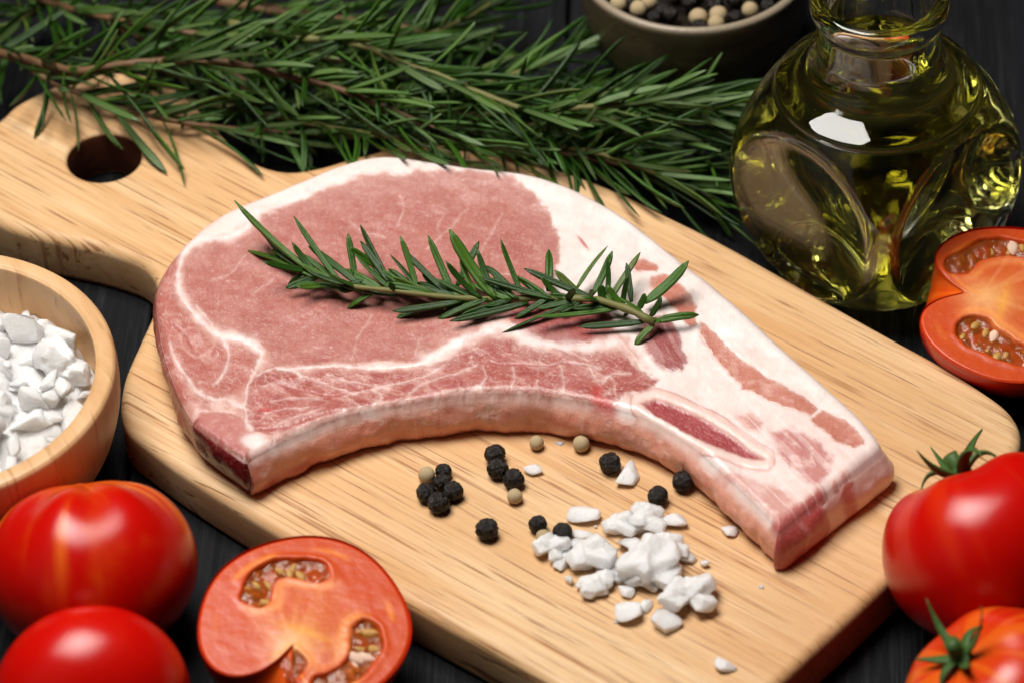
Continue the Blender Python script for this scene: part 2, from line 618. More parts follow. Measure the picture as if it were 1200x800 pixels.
def build_board():
    org = Vector((0.0, 0.0, 0.0))
    Ri = Matrix.Rotation(-BANG, 3, 'Z')
    bm = bmesh.new()
    nrm = normals2d(board_xy)

    def add_ring(pl, nr, inset, z):
        return [bm.verts.new(Ri @ Vector((p[0] - n[0] * inset, p[1] - n[1] * inset, z))) for p, n in zip(pl, nr)]

    def rings(pl, nr, R, sgn=1):
        prof = [(R + 0.0004, BOARD_T)]
        for a in np.linspace(0, math.pi / 2, 7):
            prof.append((R - R * math.sin(a), BOARD_T - R + R * math.cos(a)))
        for a in np.linspace(0, math.pi / 2, 5):
            prof.append((R * 0.7 * (1 - math.cos(a)), R * 0.7 - R * 0.7 * math.sin(a)))
        rr = [add_ring(pl, nr, i * sgn, z) for i, z in prof]
        n = len(pl)
        for a, b in zip(rr[:-1], rr[1:]):
            for i in range(n):
                f = bm.faces.new((a[i], a[(i + 1) % n], b[(i + 1) % n], b[i]))
                f.smooth = True
        return rr[0], rr[-1]
    t1, b1 = rings(board_xy, nrm, 0.0032)
    # hole in the handle: centre (122,183)
    hc = P(122, 184, BOARD_T)
    hr = abs(P(165, 184, BOARD_T).x - P(79, 184, BOARD_T).x) / 2
    hp = np.array([(hc.x + hr * math.cos(a), hc.y + hr * math.sin(a)) for a in np.linspace(0, 2 * math.pi, 72, endpoint=False)])
    t2, b2 = rings(hp, -normals2d(hp), 0.0016)
    for o_, h_ in ((t1, t2), (b1, b2)):
        es = []
        for loop in (o_, h_):
            for i in range(len(loop)):
                e = bm.edges.get((loop[i], loop[(i + 1) % len(loop)]))
                es.append(e)
        r = bmesh.ops.triangle_fill(bm, use_beauty=True, use_dissolve=False, edges=es)
        for f in r['geom']:
            if isinstance(f, bmesh.types.BMFace):
                f.smooth = False
    bmesh.ops.recalc_face_normals(bm, faces=bm.faces)
    hl = Ri @ Vector((hc.x, hc.y, 0))
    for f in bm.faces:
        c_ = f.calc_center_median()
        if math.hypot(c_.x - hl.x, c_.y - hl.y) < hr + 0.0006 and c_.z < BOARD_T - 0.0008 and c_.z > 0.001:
            f.material_index = 1  # hole wall gets the dark wood: its shade is put into the colour
    me = bpy.data.meshes.new('cutting_board')
    bm.to_mesh(me); bm.free()
    me.materials.append(M['board']); me.materials.append(M['hole_shade'])
    ob = link('cutting_board', me)
    ob.rotation_euler.z = BANG
    return ob


board = build_board()
tag(board, 'pale wooden cutting board with rounded handle and round hanging hole', 'cutting board')

# ------------------------------------------------------------------ pork chop
CHOP_T = 0.0138
ZT = BOARD_T + CHOP_T
FRONT = [(288, 541), (300, 533), (318, 524), (342, 512), (372, 499), (404, 487), (432, 480), (470, 473), (520, 466), (560, 462), (600, 462),
         (650, 465), (700, 474), (750, 487), (790, 508), (825, 533), (870, 574), (900, 604), (912, 622)]
BACK = [(228, 499), (217, 480), (205, 455), (194, 425), (186, 395), (183, 370), (181, 345), (189, 321), (203, 301), (222, 280), (240, 263), (262, 249),
        (290, 237), (330, 222), (365, 207), (400, 193), (430, 185), (460, 182), (500, 188), (540, 194), (580, 199), (620, 204), (650, 212), (690, 228),
        (720, 244), (750, 265), (780, 289), (810, 314), (850, 346), (890, 381), (930, 416), (970, 452), (1000, 479), (1022, 502), (1036, 524)]
NU, NV = 560, 270
fr = resample(catmull(FRONT, 10), NU)
bk = resample(catmull(BACK, 10), NU)


def chop_patterns(x, y):
    """albedo and relief of the cut face; x, y in photo pixels of the cut plane"""
    wx = x + 3.0 * fbm(x / 22, y / 15, seed=3) + 1.6 * fbm(x / 6, y / 5, seed=5)
    wy = y + 2.4 * fbm(x / 22, y / 15, seed=9) + 1.3 * fbm(x / 6, y / 5, seed=11)
    C = lambda *c: np.array(c)
    FAT = C(0.79, 0.685, 0.645); FATW = C(0.83, 0.770, 0.745); FATP = C(0.76, 0.500, 0.440)
    LOIN = C(0.49, 0.185, 0.155); LOIND = C(0.40, 0.115, 0.095); RIB = C(0.45, 0.125, 0.108); RIBD = C(0.35, 0.062, 0.056)
    STRK = C(0.58, 0.215, 0.155)
    col = np.broadcast_to(FAT, x.shape + (3,)).copy()
    rel = np.zeros_like(x)
    cls = np.zeros(x.shape, int)

    def put(m, c):
        nonlocal col
        m = np.asarray(m)[..., None]
        col = col * (1 - m) + np.asarray(c) * m

    feather = 1.5 * fbm(x / 4.0, y / 3.0, seed=19, octv=2) + 2.5 * fbm(x / 10, y / 8, seed=20, octv=2)
    lean = np.zeros_like(x)
    n1 = fbm(x / 40, y / 26, seed=21)
    n2 = fbm(x / 9, y / 6, seed=23)
    put(sstep(-0.1, 0.7, n1) * 0.6, FATW)
    put(sstep(0.15, 0.7, -n1) * 0.28, FATP)
    # rose tint in the belly fat towards the right
    put(sstep(820, 980, x) * sstep(430, 520, y) * 0.3, FATP)
    put(sstep(310, 250, x) * sstep(430, 460, y) * 0.75, C(0.66, 0.36, 0.30))
    put(sstep(300, 230, x) * sstep(300, 270, y) * 0.5, FATP)
    ground = [(170, 345), (188, 312), (212, 293), (240, 287), (300, 262), (424, 210), (525, 201), (602, 212), (640, 246), (655, 296), (640, 345), (700, 360), (735, 400), (760, 440),
              (742, 470), (700, 476), (600, 466), (520, 468), (430, 482), (370, 501), (322, 521), (303, 534), (240, 530), (200, 480), (175, 400)]
    dg = sdf(wx, wy, ground, 40) + 1.5 * feather
    mg = sstep(7, -8, dg)
    put(mg * 0.92, C(0.60, 0.315, 0.265))
    put(mg * sstep(0.0, 0.5, fbm(x / 18, y / 9, seed=25)) * 0.6, C(0.74, 0.53, 0.475))
    put(mg * sstep(0.05, 0.5, -fbm(x / 14, y / 8, seed=27)) * 0.5, C(0.50, 0.17, 0.145))
    # --- loin eye
    loin = [(272, 286), (300, 265), (330, 245), (375, 227), (424, 212), (487, 204), (525, 202), (562, 206), (602, 213), (625, 227), (640, 246), (651, 270),
            (656, 296), (650, 322), (640, 342), (622, 358), (600, 370), (570, 379), (544, 392), (510, 412), (487, 420), (431, 423), (382, 423), (345, 427),
            (318, 420), (305, 403), (285, 391), (262, 388), (244, 380), (225, 357), (216, 338), (217, 314), (224, 298), (240, 290)]
    d0 = sdf(x, y, loin, 25); d = sdf(wx, wy, loin, 25) + feather
    m = sstep(4.0, -5.0, d); lean = np.maximum(lean, m * 0.5)
    put(m, LOIN)
    put(m * sstep(-0.05, 0.5, fbm(x / 60, y / 40, seed=31)) * 0.55, LOIND)
    put(m * sstep(0.0, 0.6, fbm(x / 34, y / 20, seed=35)) * 0.30, C(0.64, 0.34, 0.295))
    put(m * sstep(-40, 0, d) * sstep(330, 260, y) * 0.25, C(0.70, 0.46, 0.42))
    # fine whitish flecks in the eye
    fl = sstep(0.24, 0.55, fbm(x / 4.2, y / 3.0, seed=37)) * sstep(-0.25, 0.4, fbm(x / 45, y / 30, seed=39))
    put(m * fl * 0.26, C(0.80, 0.60, 0.55))
    cls[d0 < 0] = 1
    rel -= 0.00025 * m
    # --- dark muscle under the sprig
    dk = [(598, 384), (602, 366), (640, 350), (690, 348), (716, 362), (719, 385), (710, 399), (690, 403), (660, 406), (635, 401), (612, 393)]
    d0 = sdf(x, y, dk, 25); d = sdf(wx, wy, dk, 25) + feather; m = sstep(4, -4, d)
    put(m, C(0.38, 0.085, 0.078)); cls[d0 < 0] = 1
    # --- mauve muscle
    mv = [(744, 392), (760, 374), (785, 372), (797, 398), (806, 424), (797, 432), (777, 434), (761, 418)]
    d0 = sdf(x, y, mv, 25); d = sdf(wx, wy, mv, 25) + feather; m = sstep(4, -5, d)
    put(m, C(0.37, 0.100, 0.100)); cls[d0 < 0] = 3
    st = sstep(0.25, 0.5, vnoise((x * 0.85 - y * 0.5) / 5, (x * 0.5 + y) / 40, seed=41))
    put(m * st * 0.35, C(0.66, 0.42, 0.40))
    # --- rib muscle along the front edge
    rib = [(296, 440), (318, 430), (345, 434), (382, 431), (431, 434), (487, 432), (520, 424), (545, 408), (562, 404), (592, 400), (625, 411), (660, 413), (696, 416),
           (730, 416), (742, 430), (770, 446), (757, 458), (735, 462), (722, 474), (700, 468), (655, 461), (606, 458), (560, 457), (520, 460), (470, 467), (430, 474), (404, 480),
           (370, 492), (340, 505), (318, 514), (300, 508), (288, 490), (284, 465)]
    d0 = sdf(x, y, rib, 25); d = sdf(wx, wy, rib, 25) + feather; m = sstep(3.5, -4, d); lean = np.maximum(lean, m)
    put(m, RIB)
    put(m * sstep(-0.1, 0.5, fbm(x / 30, y / 9, seed=43)) * 0.6, RIBD)
    put(m * sstep(0.05, 0.55, fbm((x + y) / 26, (y - 0.4 * x) / 7, seed=45)) * 0.6, C(0.74, 0.46, 0.41))
    cls[d0 < 0] = 2
    # --- left cap muscles
    lef = [(172, 350), (183, 320), (200, 300), (207, 306), (205, 340), (214, 365), (236, 392), (258, 402), (283, 407), (298, 418), (302, 436), (288, 455), (268, 466), (242, 474),
           (226, 472), (205, 470), (188, 430), (176, 390)]
    d0 = sdf(x, y, lef, 25); d = sdf(wx, wy, lef, 25) + feather; m = sstep(3.5, -4, d); lean = np.maximum(lean, m)
    put(m, C(0.48, 0.155, 0.125))
    rr = np.hypot((wx - 232) * 0.85 + (wy - 402) * 0.3, (wy - 402) * 1.0 - (wx - 232) * 0.2)
    rings_ = sstep(0.2, 0.9, np.sin(rr / 2.1 + 1.5 * fbm(x / 12, y / 12, seed=47)))
    put(m * rings_ * sstep(36, 20, rr) * 0.55, C(0.72, 0.42, 0.38))
    put(m * sstep(0, 0.5, fbm(x / 14, y / 10, seed=49)) * 0.4, C(0.70, 0.40, 0.35))
    cls[d0 < 0] = 2
    # --- fine marbling veins, dense in the rib and cap meat, sparse in the eye
    vein = np.exp(-(fbm((x + 0.5 * y) / 30, (y - 0.35 * x) / 11, seed=91, octv=3) / 0.035) ** 2)
    vein2 = np.exp(-(fbm(x / 17, y / 13, seed=95, octv=3) / 0.035) ** 2)
    rm = sstep(0.6, 1.0, lean)
    put(vein * rm * 0.6 * sstep(-0.4, 0.3, fbm(x / 25, y / 20, seed=97)), C(0.80, 0.60, 0.55))
    put(vein2 * rm * 0.4, C(0.78, 0.52, 0.47))
    put(vein2 * (cls == 1) * 0.22 * sstep(-0.1, 0.4, fbm(x / 50, y / 40, seed=99)), C(0.78, 0.52, 0.47))
    rel += 0.00010 * vein * rm + 0.00012 * fbm(x / 5, y / 3.5, seed=101) * lean.clip(0, 0.5) * 2
    grain = fbm(x / 3.0, y / 2.2, seed=103, octv=3)
    lm = (lean * 2).clip(0, 1)
    put(lm * sstep(0.08, 0.55, grain) * 0.22, C(0.70, 0.42, 0.365))
    put(lm * sstep(0.05, 0.55, -grain) * 0.18, C(0.40, 0.085, 0.080))
    coarse = fbm((x + 0.3 * y) / 15, (y - 0.2 * x) / 8, seed=105)
    put(lm * sstep(0.1, 0.6, coarse) * 0.18, C(0.66, 0.36, 0.305))
    put(lm * sstep(0.1, 0.6, -coarse) * 0.28, C(0.42, 0.10, 0.09))
    # --- belly streak
    for poly in ([(762, 326), (780, 323), (800, 340), (815, 362), (818, 383), (806, 383), (795, 368), (776, 350), (762, 338)],
                 [(821, 377), (840, 394), (870, 419), (900, 441), (940, 464), (957, 477), (950, 486), (920, 475), (890, 461), (868, 450), (853, 430), (834, 411), (819, 392)],
                 [(962, 479), (985, 490), (1005, 507), (1013, 520), (1000, 526), (985, 520), (968, 506), (950, 492)],
                 [(740, 305), (755, 303), (772, 312), (770, 320), (745, 318)]):
        d0 = sdf(x, y, poly, 25); d = sdf(wx, wy, poly, 25) + feather * 0.6; m = sstep(3.0, -3.0, d)
        put(m, STRK)
        put(m * sstep(0.0, 0.4, fbm(x / 7, y / 6, seed=51)) * 0.45, C(0.76, 0.47, 0.40))
        cls[d0 < 0] = 3
        rel -= 0.00015 * m
    # --- lower right meat
    for poly, c in (([(862, 485), (880, 482), (895, 492), (890, 503), (872, 500)], C(0.70, 0.36, 0.32)),
                    ([(902, 506), (925, 500), (955, 514), (977, 535), (974, 552), (955, 572), (938, 560), (918, 540)], C(0.60, 0.22, 0.21)),
                    ([(815, 545), (850, 548), (885, 560), (920, 575), (935, 590), (912, 615), (900, 598), (865, 566)], C(0.70, 0.37, 0.33))):
        d0 = sdf(x, y, poly, 25); d = sdf(wx, wy, poly, 25) + feather; m = sstep(5, -6, d)
        put(m * 0.9, c)
        put(m * sstep(0.0, 0.5, fbm(x / 10, y / 8, seed=53)) * 0.5, C(0.80, 0.60, 0.55))
    # --- rib bone
    mar = [(751, 473), (768, 467), (800, 477), (835, 495), (866, 515), (896, 538), (880, 537), (840, 523), (800, 506), (768, 488)]
    d = sdf(wx * 0.6 + x * 0.4, wy * 0.6 + y * 0.4, mar, 30)
    put(sstep(15, 11, d), C(0.78, 0.56, 0.50))
    put(np.exp(-((d - 12.5) / 1.6) ** 2) * 0.55, C(0.60, 0.28, 0.26))
    put(np.exp(-((d - 5) / 3.2) ** 2) * 0.55, C(0.82, 0.66, 0.60))
    put(sstep(3.5, -4.0, d), C(0.40, 0.070, 0.080))
    put(sstep(0, -2, d) * sstep(0.1, 0.5, fbm(x / 4, y / 4, seed=55)) * 0.45, C(0.54, 0.16, 0.17))
    cls[d < 9] = 4
    rel += 0.00032 * np.exp(-((d - 6) / 4) ** 2) - (0.0004 + 0.00025 * fbm(x / 2.6, y / 2.6, seed=107)) * sstep(1, -4, d)
    # --- chine bone (left corner)
    ch = [(228, 499), (238, 488), (262, 484), (284, 492), (296, 512), (288, 540), (262, 520)]
    d0 = sdf(x, y, ch, 25); d = sdf(wx, wy, ch, 25) + feather; m = sstep(3, -3, d)
    put(m, C(0.56, 0.225, 0.20))
    put(m * sstep(0.0, 0.5, fbm(x / 6, y / 5, seed=57)) * 0.6, C(0.68, 0.36, 0.32))
    put(m * sstep(-14, -2, (x - 228) * -0.55 + (y - 499) * 0.83 - 2) * 0.7, C(0.36, 0.055, 0.06))
    cls[d0 < 0] = 5
    # gristle spot at the corner and red flecks
    put(sstep(14, 4, np.hypot((x - 297) / 1.5, (y - 519))) * 0.85, C(0.82, 0.72, 0.69))

    # --- white seams
    def seam_(pts, w, a, c=FATW, h=0.00025):
        nonlocal rel
        pts = catmull(pts, 4)
        dd = pl_dist(wx, wy, pts, False, 22)
        ww = 0.56 * w * (1 + 0.55 * vnoise(x / 13, y / 13, seed=61))
        mm = np.exp(-(dd / ww) ** 2) * (0.70 + 0.45 * fbm(x / 7, y / 5, seed=62)).clip(0, 1)
        put(mm * a * 0.85, c)
        soft = np.exp(-(dd / (ww * 2.6)) ** 2)
        put(soft * a * 0.28, c)
        rel += h * mm * 0.7
    seam_([(290, 268), (274, 278), (250, 281), (236, 283), (219, 295), (212, 313), (210, 339), (221, 361), (244, 386), (262, 395), (285, 398), (307, 412)], 4.0, 0.9)
    seam_([(325, 432), (345, 430), (382, 426), (431, 428), (487, 425), (510, 417), (544, 400)], 3.0, 0.9)
    seam_([(500, 421), (520, 412), (544, 399), (574, 389), (596, 388), (630, 403), (675, 409), (722, 404)], 9.0, 0.95)
    seam_([(262, 395), (285, 398), (300, 404)], 6.0, 0.7)
    seam_([(230, 360), (245, 378), (262, 400), (268, 420), (262, 440), (250, 452)], 2.2, 0.6)
    seam_([(307, 412), (300, 430), (292, 448), (286, 470), (290, 492), (295, 505)], 3.6, 0.75, FAT)
    seam_([(222, 450), (232, 462), (250, 470), (268, 470), (284, 478)], 4.5, 0.75, FAT)
    seam_([(200, 405), (207, 425), (222, 448)], 2.8, 0.6)
    seam_([(303, 440), (322, 430), (345, 433), (352, 440)], 1.8, 0.7)
    rnd = random.Random(4)
    for pts in ([(345, 434), (365, 442), (395, 452), (418, 460)], [(382, 436), (410, 444), (440, 450), (455, 456)], [(405, 461), (440, 455), (470, 447), (500, 440), (520, 430)],
                [(402, 462), (415, 472), (425, 478)], [(310, 452), (330, 446), (352, 450)], [(318, 470), (345, 466), (372, 468)], [(440, 455), (446, 466), (436, 474)],
                [(480, 460), (500, 448), (530, 442), (556, 430)], [(566, 430), (570, 445), (562, 456)], [(600, 432), (604, 446), (600, 456)], [(655, 432), (662, 446), (660, 458)],
                [(630, 432), (655, 428), (680, 428), (705, 434)], [(690, 432), (700, 448), (720, 440), (740, 438)], [(705, 450), (716, 444), (722, 458)],
                [(310, 485), (335, 480), (360, 478)], [(330, 498), (350, 490), (375, 482)]):
        seam_(pts, 1.7 + rnd.random() * 1.4, 0.62, C(0.82, 0.66, 0.62), 0.00015)
    for pts in ([(414, 420), (416, 404), (420, 390), (432, 372), (436, 366)], [(486, 416), (488, 402), (494, 390)], [(296, 345), (310, 335), (322, 326)], [(520, 250), (512, 262), (516, 280)],
                [(548, 240), (530, 262), (500, 290)], [(470, 230), (474, 246), (466, 262)], [(590, 250), (575, 275), (560, 300)], [(410, 258), (425, 270), (450, 276)],
                [(250, 330), (270, 322), (290, 300)], [(560, 330), (580, 320), (600, 322)]):
        seam_(pts, 1.3, 0.5, C(0.80, 0.60, 0.55), 0.0001)
    # dark grooves between the muscles
    for pts, w, a in (([(575, 426), (610, 429), (640, 430), (668, 428)], 1.6, 0.6), ([(300, 505), (330, 504), (365, 492), (400, 482)], 2.2, 0.5), ([(318, 444), (350, 455), (390, 462), (420, 452)], 2.2, 0.30),
                      ([(240, 488), (262, 483), (284, 490)], 1.4, 0.4), ([(205, 385), (225, 402), (240, 430)], 1.5, 0.3)):
        mm = np.exp(-(pl_dist(wx, wy, catmull(pts, 4), False, 10) / w) ** 2)
        put(mm * a, C(0.42, 0.10, 0.10)); rel -= 0.0003 * mm
    # blood marks
    for cx, cy_, sx, sy, ra, a in ((708, 473, 17, 5, 0.35, 0.85), (683, 284, 10, 2.2, 0.85, 0.7), (700, 460, 7, 9, 0.4, 0.5), (312, 481, 8, 3.0, 0.1, 0.6), (872, 451, 6, 1.5, -0.4, 0.4), (800, 312, 10, 1.2, 0.2, 0.35)):
        dx = (x - cx) * math.cos(ra) + (y - cy_) * math.sin(ra); dy = -(x - cx) * math.sin(ra) + (y - cy_) * math.cos(ra)
        mm = np.exp(-((dx / sx) ** 2 + (dy / sy) ** 2) ** 1.5)
        put(mm * a, C(0.60, 0.045, 0.04))
    # lean meat showing where the end has been cut through
    de = pl_dist(wx, wy, [(905, 622), (925, 607), (962, 580)], False, 30)
    put(sstep(13, 3, de) * 0.85, C(0.48, 0.060, 0.055))
    put(sstep(8, 2, pl_dist(wx, wy, [(980, 566), (993, 556)], False, 20)) * 0.6, C(0.64, 0.22, 0.18))
    # faint sinew strokes in the belly fat
    fs = sstep(0.25, 0.6, vnoise((x * 0.72 - y * 0.70) / 3.5, (x * 0.70 + y * 0.72) / 60, seed=63)) * sstep(640, 760, x) * (cls == 0)
    put(fs * 0.25, C(0.88, 0.80, 0.77))
    lean_f = sstep(0.78, 0.45, col[..., 1] / col[..., 0])[..., None]
    col = col * (1 - lean_f * np.array([0.14, 0.17, 0.20]))
    return col, rel, cls


def build_chop():
    root = empty('pork_chop', P(560, 420, BOARD_T))
    tag(root, 'thick raw pork rib chop with white fat rim lying on the board', 'pork chop')
    v = np.linspace(0, 1, NV)
    gx = fr[:, None, 0] * (1 - v)[None, :] + bk[:, None, 0] * v[None, :]
    gy = fr[:, None, 1] * (1 - v)[None, :] + bk[:, None, 1] * v[None, :]
    col, rel, cls = chop_patterns(gx, gy)
    X, Y = Pn(gx, gy, ZT)
    # perimeter, in order
    idx = np.arange(NU * NV).reshape(NU, NV)
    per = np.concatenate([idx[:, 0], idx[-1, 1:], idx[-2::-1, -1], idx[0, -2:0:-1]])
    side = np.concatenate([np.zeros(NU), np.ones(NV - 1), np.full(NU - 1, 2), np.full(NV - 2, 3)]).astype(int)
    Xf, Yf = X.ravel(), Y.ravel()
    # soften the corners of the outline
    per_xy = np.stack([Xf[per], Yf[per]], 1)
    sm_ = per_xy.copy()
    for _ in range(60):
        sm_ = 0.25 * np.roll(sm_, 1, 0) + 0.5 * sm_ + 0.25 * np.roll(sm_, -1, 0)
    dlt = sm_ - per_xy
    kd = KDTree(len(per))
    for i, k in enumerate(per):
        kd.insert((Xf[k], Yf[k], 0), i)
    kd.balance()
    hits = [kd.find((a, b, 0)) for a, b in zip(Xf, Yf)]
    dist = np.array([h_[2] for h_ in hits]); near_i = np.array([h_[1] for h_ in hits])
    wgt = np.exp(-(dist / 0.004) ** 2)
    Xf = Xf + dlt[near_i, 0] * wgt; Yf = Yf + dlt[near_i, 1] * wgt
    R = np.array([0.0027, 0.0034, 0.0030, 0.0016])[side[near_i]]
    t = np.clip(1 - dist / R, 0, 1) * 0.96
    drop = R * (1 - np.sqrt(np.clip(1 - t * t, 0, 1)))
    fat_bulge = 0.0006 * np.exp(-(dist / 0.006) ** 2)
    big = 0.0020 * fbm(Xf / 0.030, Yf / 0.030, seed=71) + 0.00022 * fbm(Xf / 0.006, Yf / 0.006, seed=73, octv=3)
    Z = ZT - drop + rel.ravel() * 0.9 + big * (0.45 + 0.55 * sstep(0, 0.006, dist)) + fat_bulge
    verts = np.stack([Xf, Yf, Z], 1)
    cols = col.reshape(-1, 3)
    clsf = cls.ravel()
    faces = []
    a = idx[:-1, :-1].ravel(); b = idx[1:, :-1].ravel(); c = idx[1:, 1:].ravel(); d = idx[:-1, 1:].ravel()
    top_faces = np.stack([a, b, c, d], 1)
    fc = clsf[top_faces[:, 0]]
    # wall
    pl = verts[per][:, :2]
    nr = normals2d(pl)
    for _ in range(6):
        nr = (np.roll(nr, 1, 0) + nr + np.roll(nr, -1, 0)); nr /= np.linalg.norm(nr, axis=1)[:, None]
    n = len(per)
    px = gx.ravel()[per]; py = gy.ravel()[per]
    K = 16
    rings = [per]
    vv = [verts]; cc = [cols]
    base_i = len(verts)
    s_arc = np.concatenate([[0], np.cumsum(np.linalg.norm(np.diff(pl, axis=0), axis=1))])
    top_z = Z[per]
    for k in range(1, K + 1):
        f = k / K
        z = top_z * (1 - f) + (BOARD_T + 0.0002) * f
        off = 0.0011 * np.sin(math.pi * min(1, f * 1.05)) ** 0.6 - 0.0016 * f ** 3
        off = off + 0.0016 * fbm(s_arc / 0.012, np.full(n, f * 1.6), seed=81) * math.sin(math.pi * f)
        # the front membrane flares out a little towards the board
        off = np.where(side == 0, off + 0.0034 * f * (1 - 0.35 * f) + (0.0012 * f * fbm(s_arc / 0.005, np.full(n, 3.3), seed=87)) , off)
        off = np.where(side == 1, off + 0.0045 * f * (1 - 0.2 * f), off)
        p = np.stack([pl[:, 0] + nr[:, 0] * off, pl[:, 1] + nr[:, 1] * off, z], 1)
        vv.append(p)
        rings.append(np.arange(base_i, base_i + n)); base_i += n
        # colours
        nz = fbm(s_arc / 0.010, np.full(n, f * 2.2), seed=83)
        nz2 = fbm(s_arc / 0.004, np.full(n, f * 5), seed=85)
        w = np.empty((n, 3))
        mem = np.array((0.74, 0.33, 0.235)); memt = np.array((0.78, 0.48, 0.39)); memd = np.array((0.62, 0.185, 0.115))
        w[:] = mem
        m_ = sstep(0.30, 0.0, f)
        w = w * (1 - m_) + memt * m_
        m_ = (sstep(0.1, 0.6, nz) * 0.7)[:, None]
        w = w * (1 - m_) + memd * m_
        m_ = (sstep(0.45, 0.75, nz2 + 0.2 * nz) * 0.7)[:, None]
        w = w * (1 - m_) + np.array((0.55, 0.12, 0.10)) * m_
        m_ = (sstep(0.15, 0.55, -nz2) * 0.45)[:, None]
        w = w * (1 - m_) + np.array((0.80, 0.62, 0.55)) * m_
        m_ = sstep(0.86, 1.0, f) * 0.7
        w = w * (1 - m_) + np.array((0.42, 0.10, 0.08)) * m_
        # blood by the front-left tip
        m_ = ((side == 0) * np.clip(np.exp(-((px - 312) / 11) ** 2 - ((f - 0.75) / 0.22) ** 2) + np.exp(-((px - 345) / 16) ** 2 - ((f - 0.72) / 0.13) ** 2), 0, 1) * 0.9)[:, None]
        w = w * (1 - m_) + np.array((0.45, 0.03, 0.03)) * m_
        # fat on the back
        fatc = np.array((0.80, 0.66, 0.60)) + 0.05 * nz[:, None]
        isf = (side == 2) & (px > 240)
        w[isf] = fatc[isf]
        lw = (side == 2) & (px <= 262)
        brn = np.array((0.40, 0.11, 0.06)) * (1 + 0.5 * nz2[:, None])
        mixl = (sstep(262, 215, px) * (py > 240))[:, None]
        w = np.where(lw[:, None], w * (1 - mixl) + brn * mixl, w)
        # chine: dark red sawn bone
        dk = np.array((0.15, 0.007, 0.009)) * (1 + 0.7 * nz[:, None]) * (1.0 if f < 0.75 else 1.35)
        w = np.where((side == 3)[:, None], dk, w)
        near = ((side == 2) & (px < 240) & (py > 455))
        w = np.where(near[:, None], w * 0.45 + np.array((0.32, 0.05, 0.03)) * 0.55, w)
        # right end: stripes of fat and lean
        e = np.clip((px - 912) / (1036 - 912), 0, 1)
        st = np.zeros((n, 3)); st[:] = (0.82, 0.58, 0.52)
        for e0, e1, cc_ in ((-0.1, 0.20, (0.40, 0.025, 0.022)), (0.20, 0.40, (0.48, 0.040, 0.036)), (0.57, 0.68, (0.60, 0.16, 0.12))):
            m_ = (sstep(e0 - 0.03, e0 + 0.03, e + 0.04 * nz2) * sstep(e1 + 0.03, e1 - 0.03, e + 0.04 * nz2))[:, None] * 0.9
            st = st * (1 - m_) + np.array(cc_) * m_
        w = np.where((side == 1)[:, None], st, w)
        if k <= 2:
            blend = 0.35 * k
            w = np.where(((side == 3) | (side == 1))[:, None], w, cols[per] * (1 - blend) + w * blend)
        cc.append(w)
    V = np.vstack(vv); CC = np.vstack(cc)
    wf = []
    for r0, r1 in zip(rings[:-1], rings[1:]):
        wf.append(np.stack([r0, r1, np.roll(r1, -1), np.roll(r0, -1)], 1))
    wf = np.vstack(wf)
    side_f = np.tile(side, K)
    wcls = np.where(side_f == 3, 5, np.where((side_f == 2) & (np.tile(px, K) > 240), 0, 6))
    wcls = np.where((side_f == 1), 0, wcls)
    allf = np.vstack([top_faces, wf]); allc = np.concatenate([fc, wcls])
    # outward orientation
    # vertex normals of the whole piece
    p0, p1, p2, p3 = (V[allf[:, i]] for i in range(4))
    fn = np.cross(p2 - p0, p3 - p1)
    if fn[: len(top_faces), 2].mean() < 0:
        allf = allf[:, ::-1]; fn = -fn
    N = np.zeros_like(V)
    for i in range(4):
        np.add.at(N, allf[:, i], fn)
    N /= np.linalg.norm(N, axis=1)[:, None] + 1e-20
    loc = np.array(root.location)
    names = {0: ('fat_cap', 'white fat cap around the back and belly end'), 1: ('loin_eye', 'large pale pink eye of lean loin meat'), 2: ('rib_muscle', 'streaky darker pink rib meat'),
             3: ('meat_streak', 'pink streaks of meat running through the belly fat'), 4: ('rib_bone', 'cut rib bone with red marrow'),
             5: ('chine_bone', 'dark red sawn backbone at the left corner'), 6: ('rib_membrane', 'pinkish inner wall along the curved front edge')}
    for kcls, (nm, lb) in names.items():
        sel = allf[allc == kcls]
        if len(sel) == 0:
            continue
        u, inv = np.unique(sel, return_inverse=True)
        me = bpy.data.meshes.new(nm)
        q = inv.reshape(sel.shape)
        me.vertices.add(len(u)); me.vertices.foreach_set('co', (V[u] - loc).ravel())
        me.loops.add(q.size); me.loops.foreach_set('vertex_index', q.ravel())
        me.polygons.add(len(q)); me.polygons.foreach_set('loop_start', np.arange(0, q.size, 4)); 
        me.polygons.foreach_set('use_smooth', np.ones(len(q), bool))
        me.update(); me.validate()
        set_color(me, 'Col', CC[u])
        me.normals_split_custom_set_from_vertices([tuple(k_) for k_ in N[u]])
        o = link(nm, me, M['meat'], root)
        o['label'] = lb
    # underside
    rb = V[rings[-1]] - loc
    step = 8
    f_i = list(range(0, NU, step)); b_i = [NU - 1 + NV - 1 + (NU - 1 - i) for i in f_i]
    vb = [rb[i] for i in f_i] + [rb[min(i, n - 1)] for i in b_i]
    kk = len(f_i)
    me = mesh_np('underside', vb, [(i, i + 1, kk + i + 1, kk + i) for i in range(kk - 1)], False)
    set_color(me, 'Col', np.tile([[0.7, 0.4, 0.35]], (len(vb), 1)))
    link('underside', me, M['meat'], root)
    return root


chop = build_chop()
chop_xy = np.vstack([np.stack(Pn(fr[::6, 0], fr[::6, 1], ZT), 1), np.stack(Pn(bk[::-6, 0], bk[::-6, 1], ZT), 1)])
board_poly = board_xy[::4]


def pip(x, y, poly):
    r = False
    xj, yj = poly[-1]
    for xi, yi in poly:
        if (yi > y) != (yj > y) and x < (xj - xi) * (y - yi) / (yj - yi) + xi:
            r = not r
        xj, yj = xi, yi
    return r


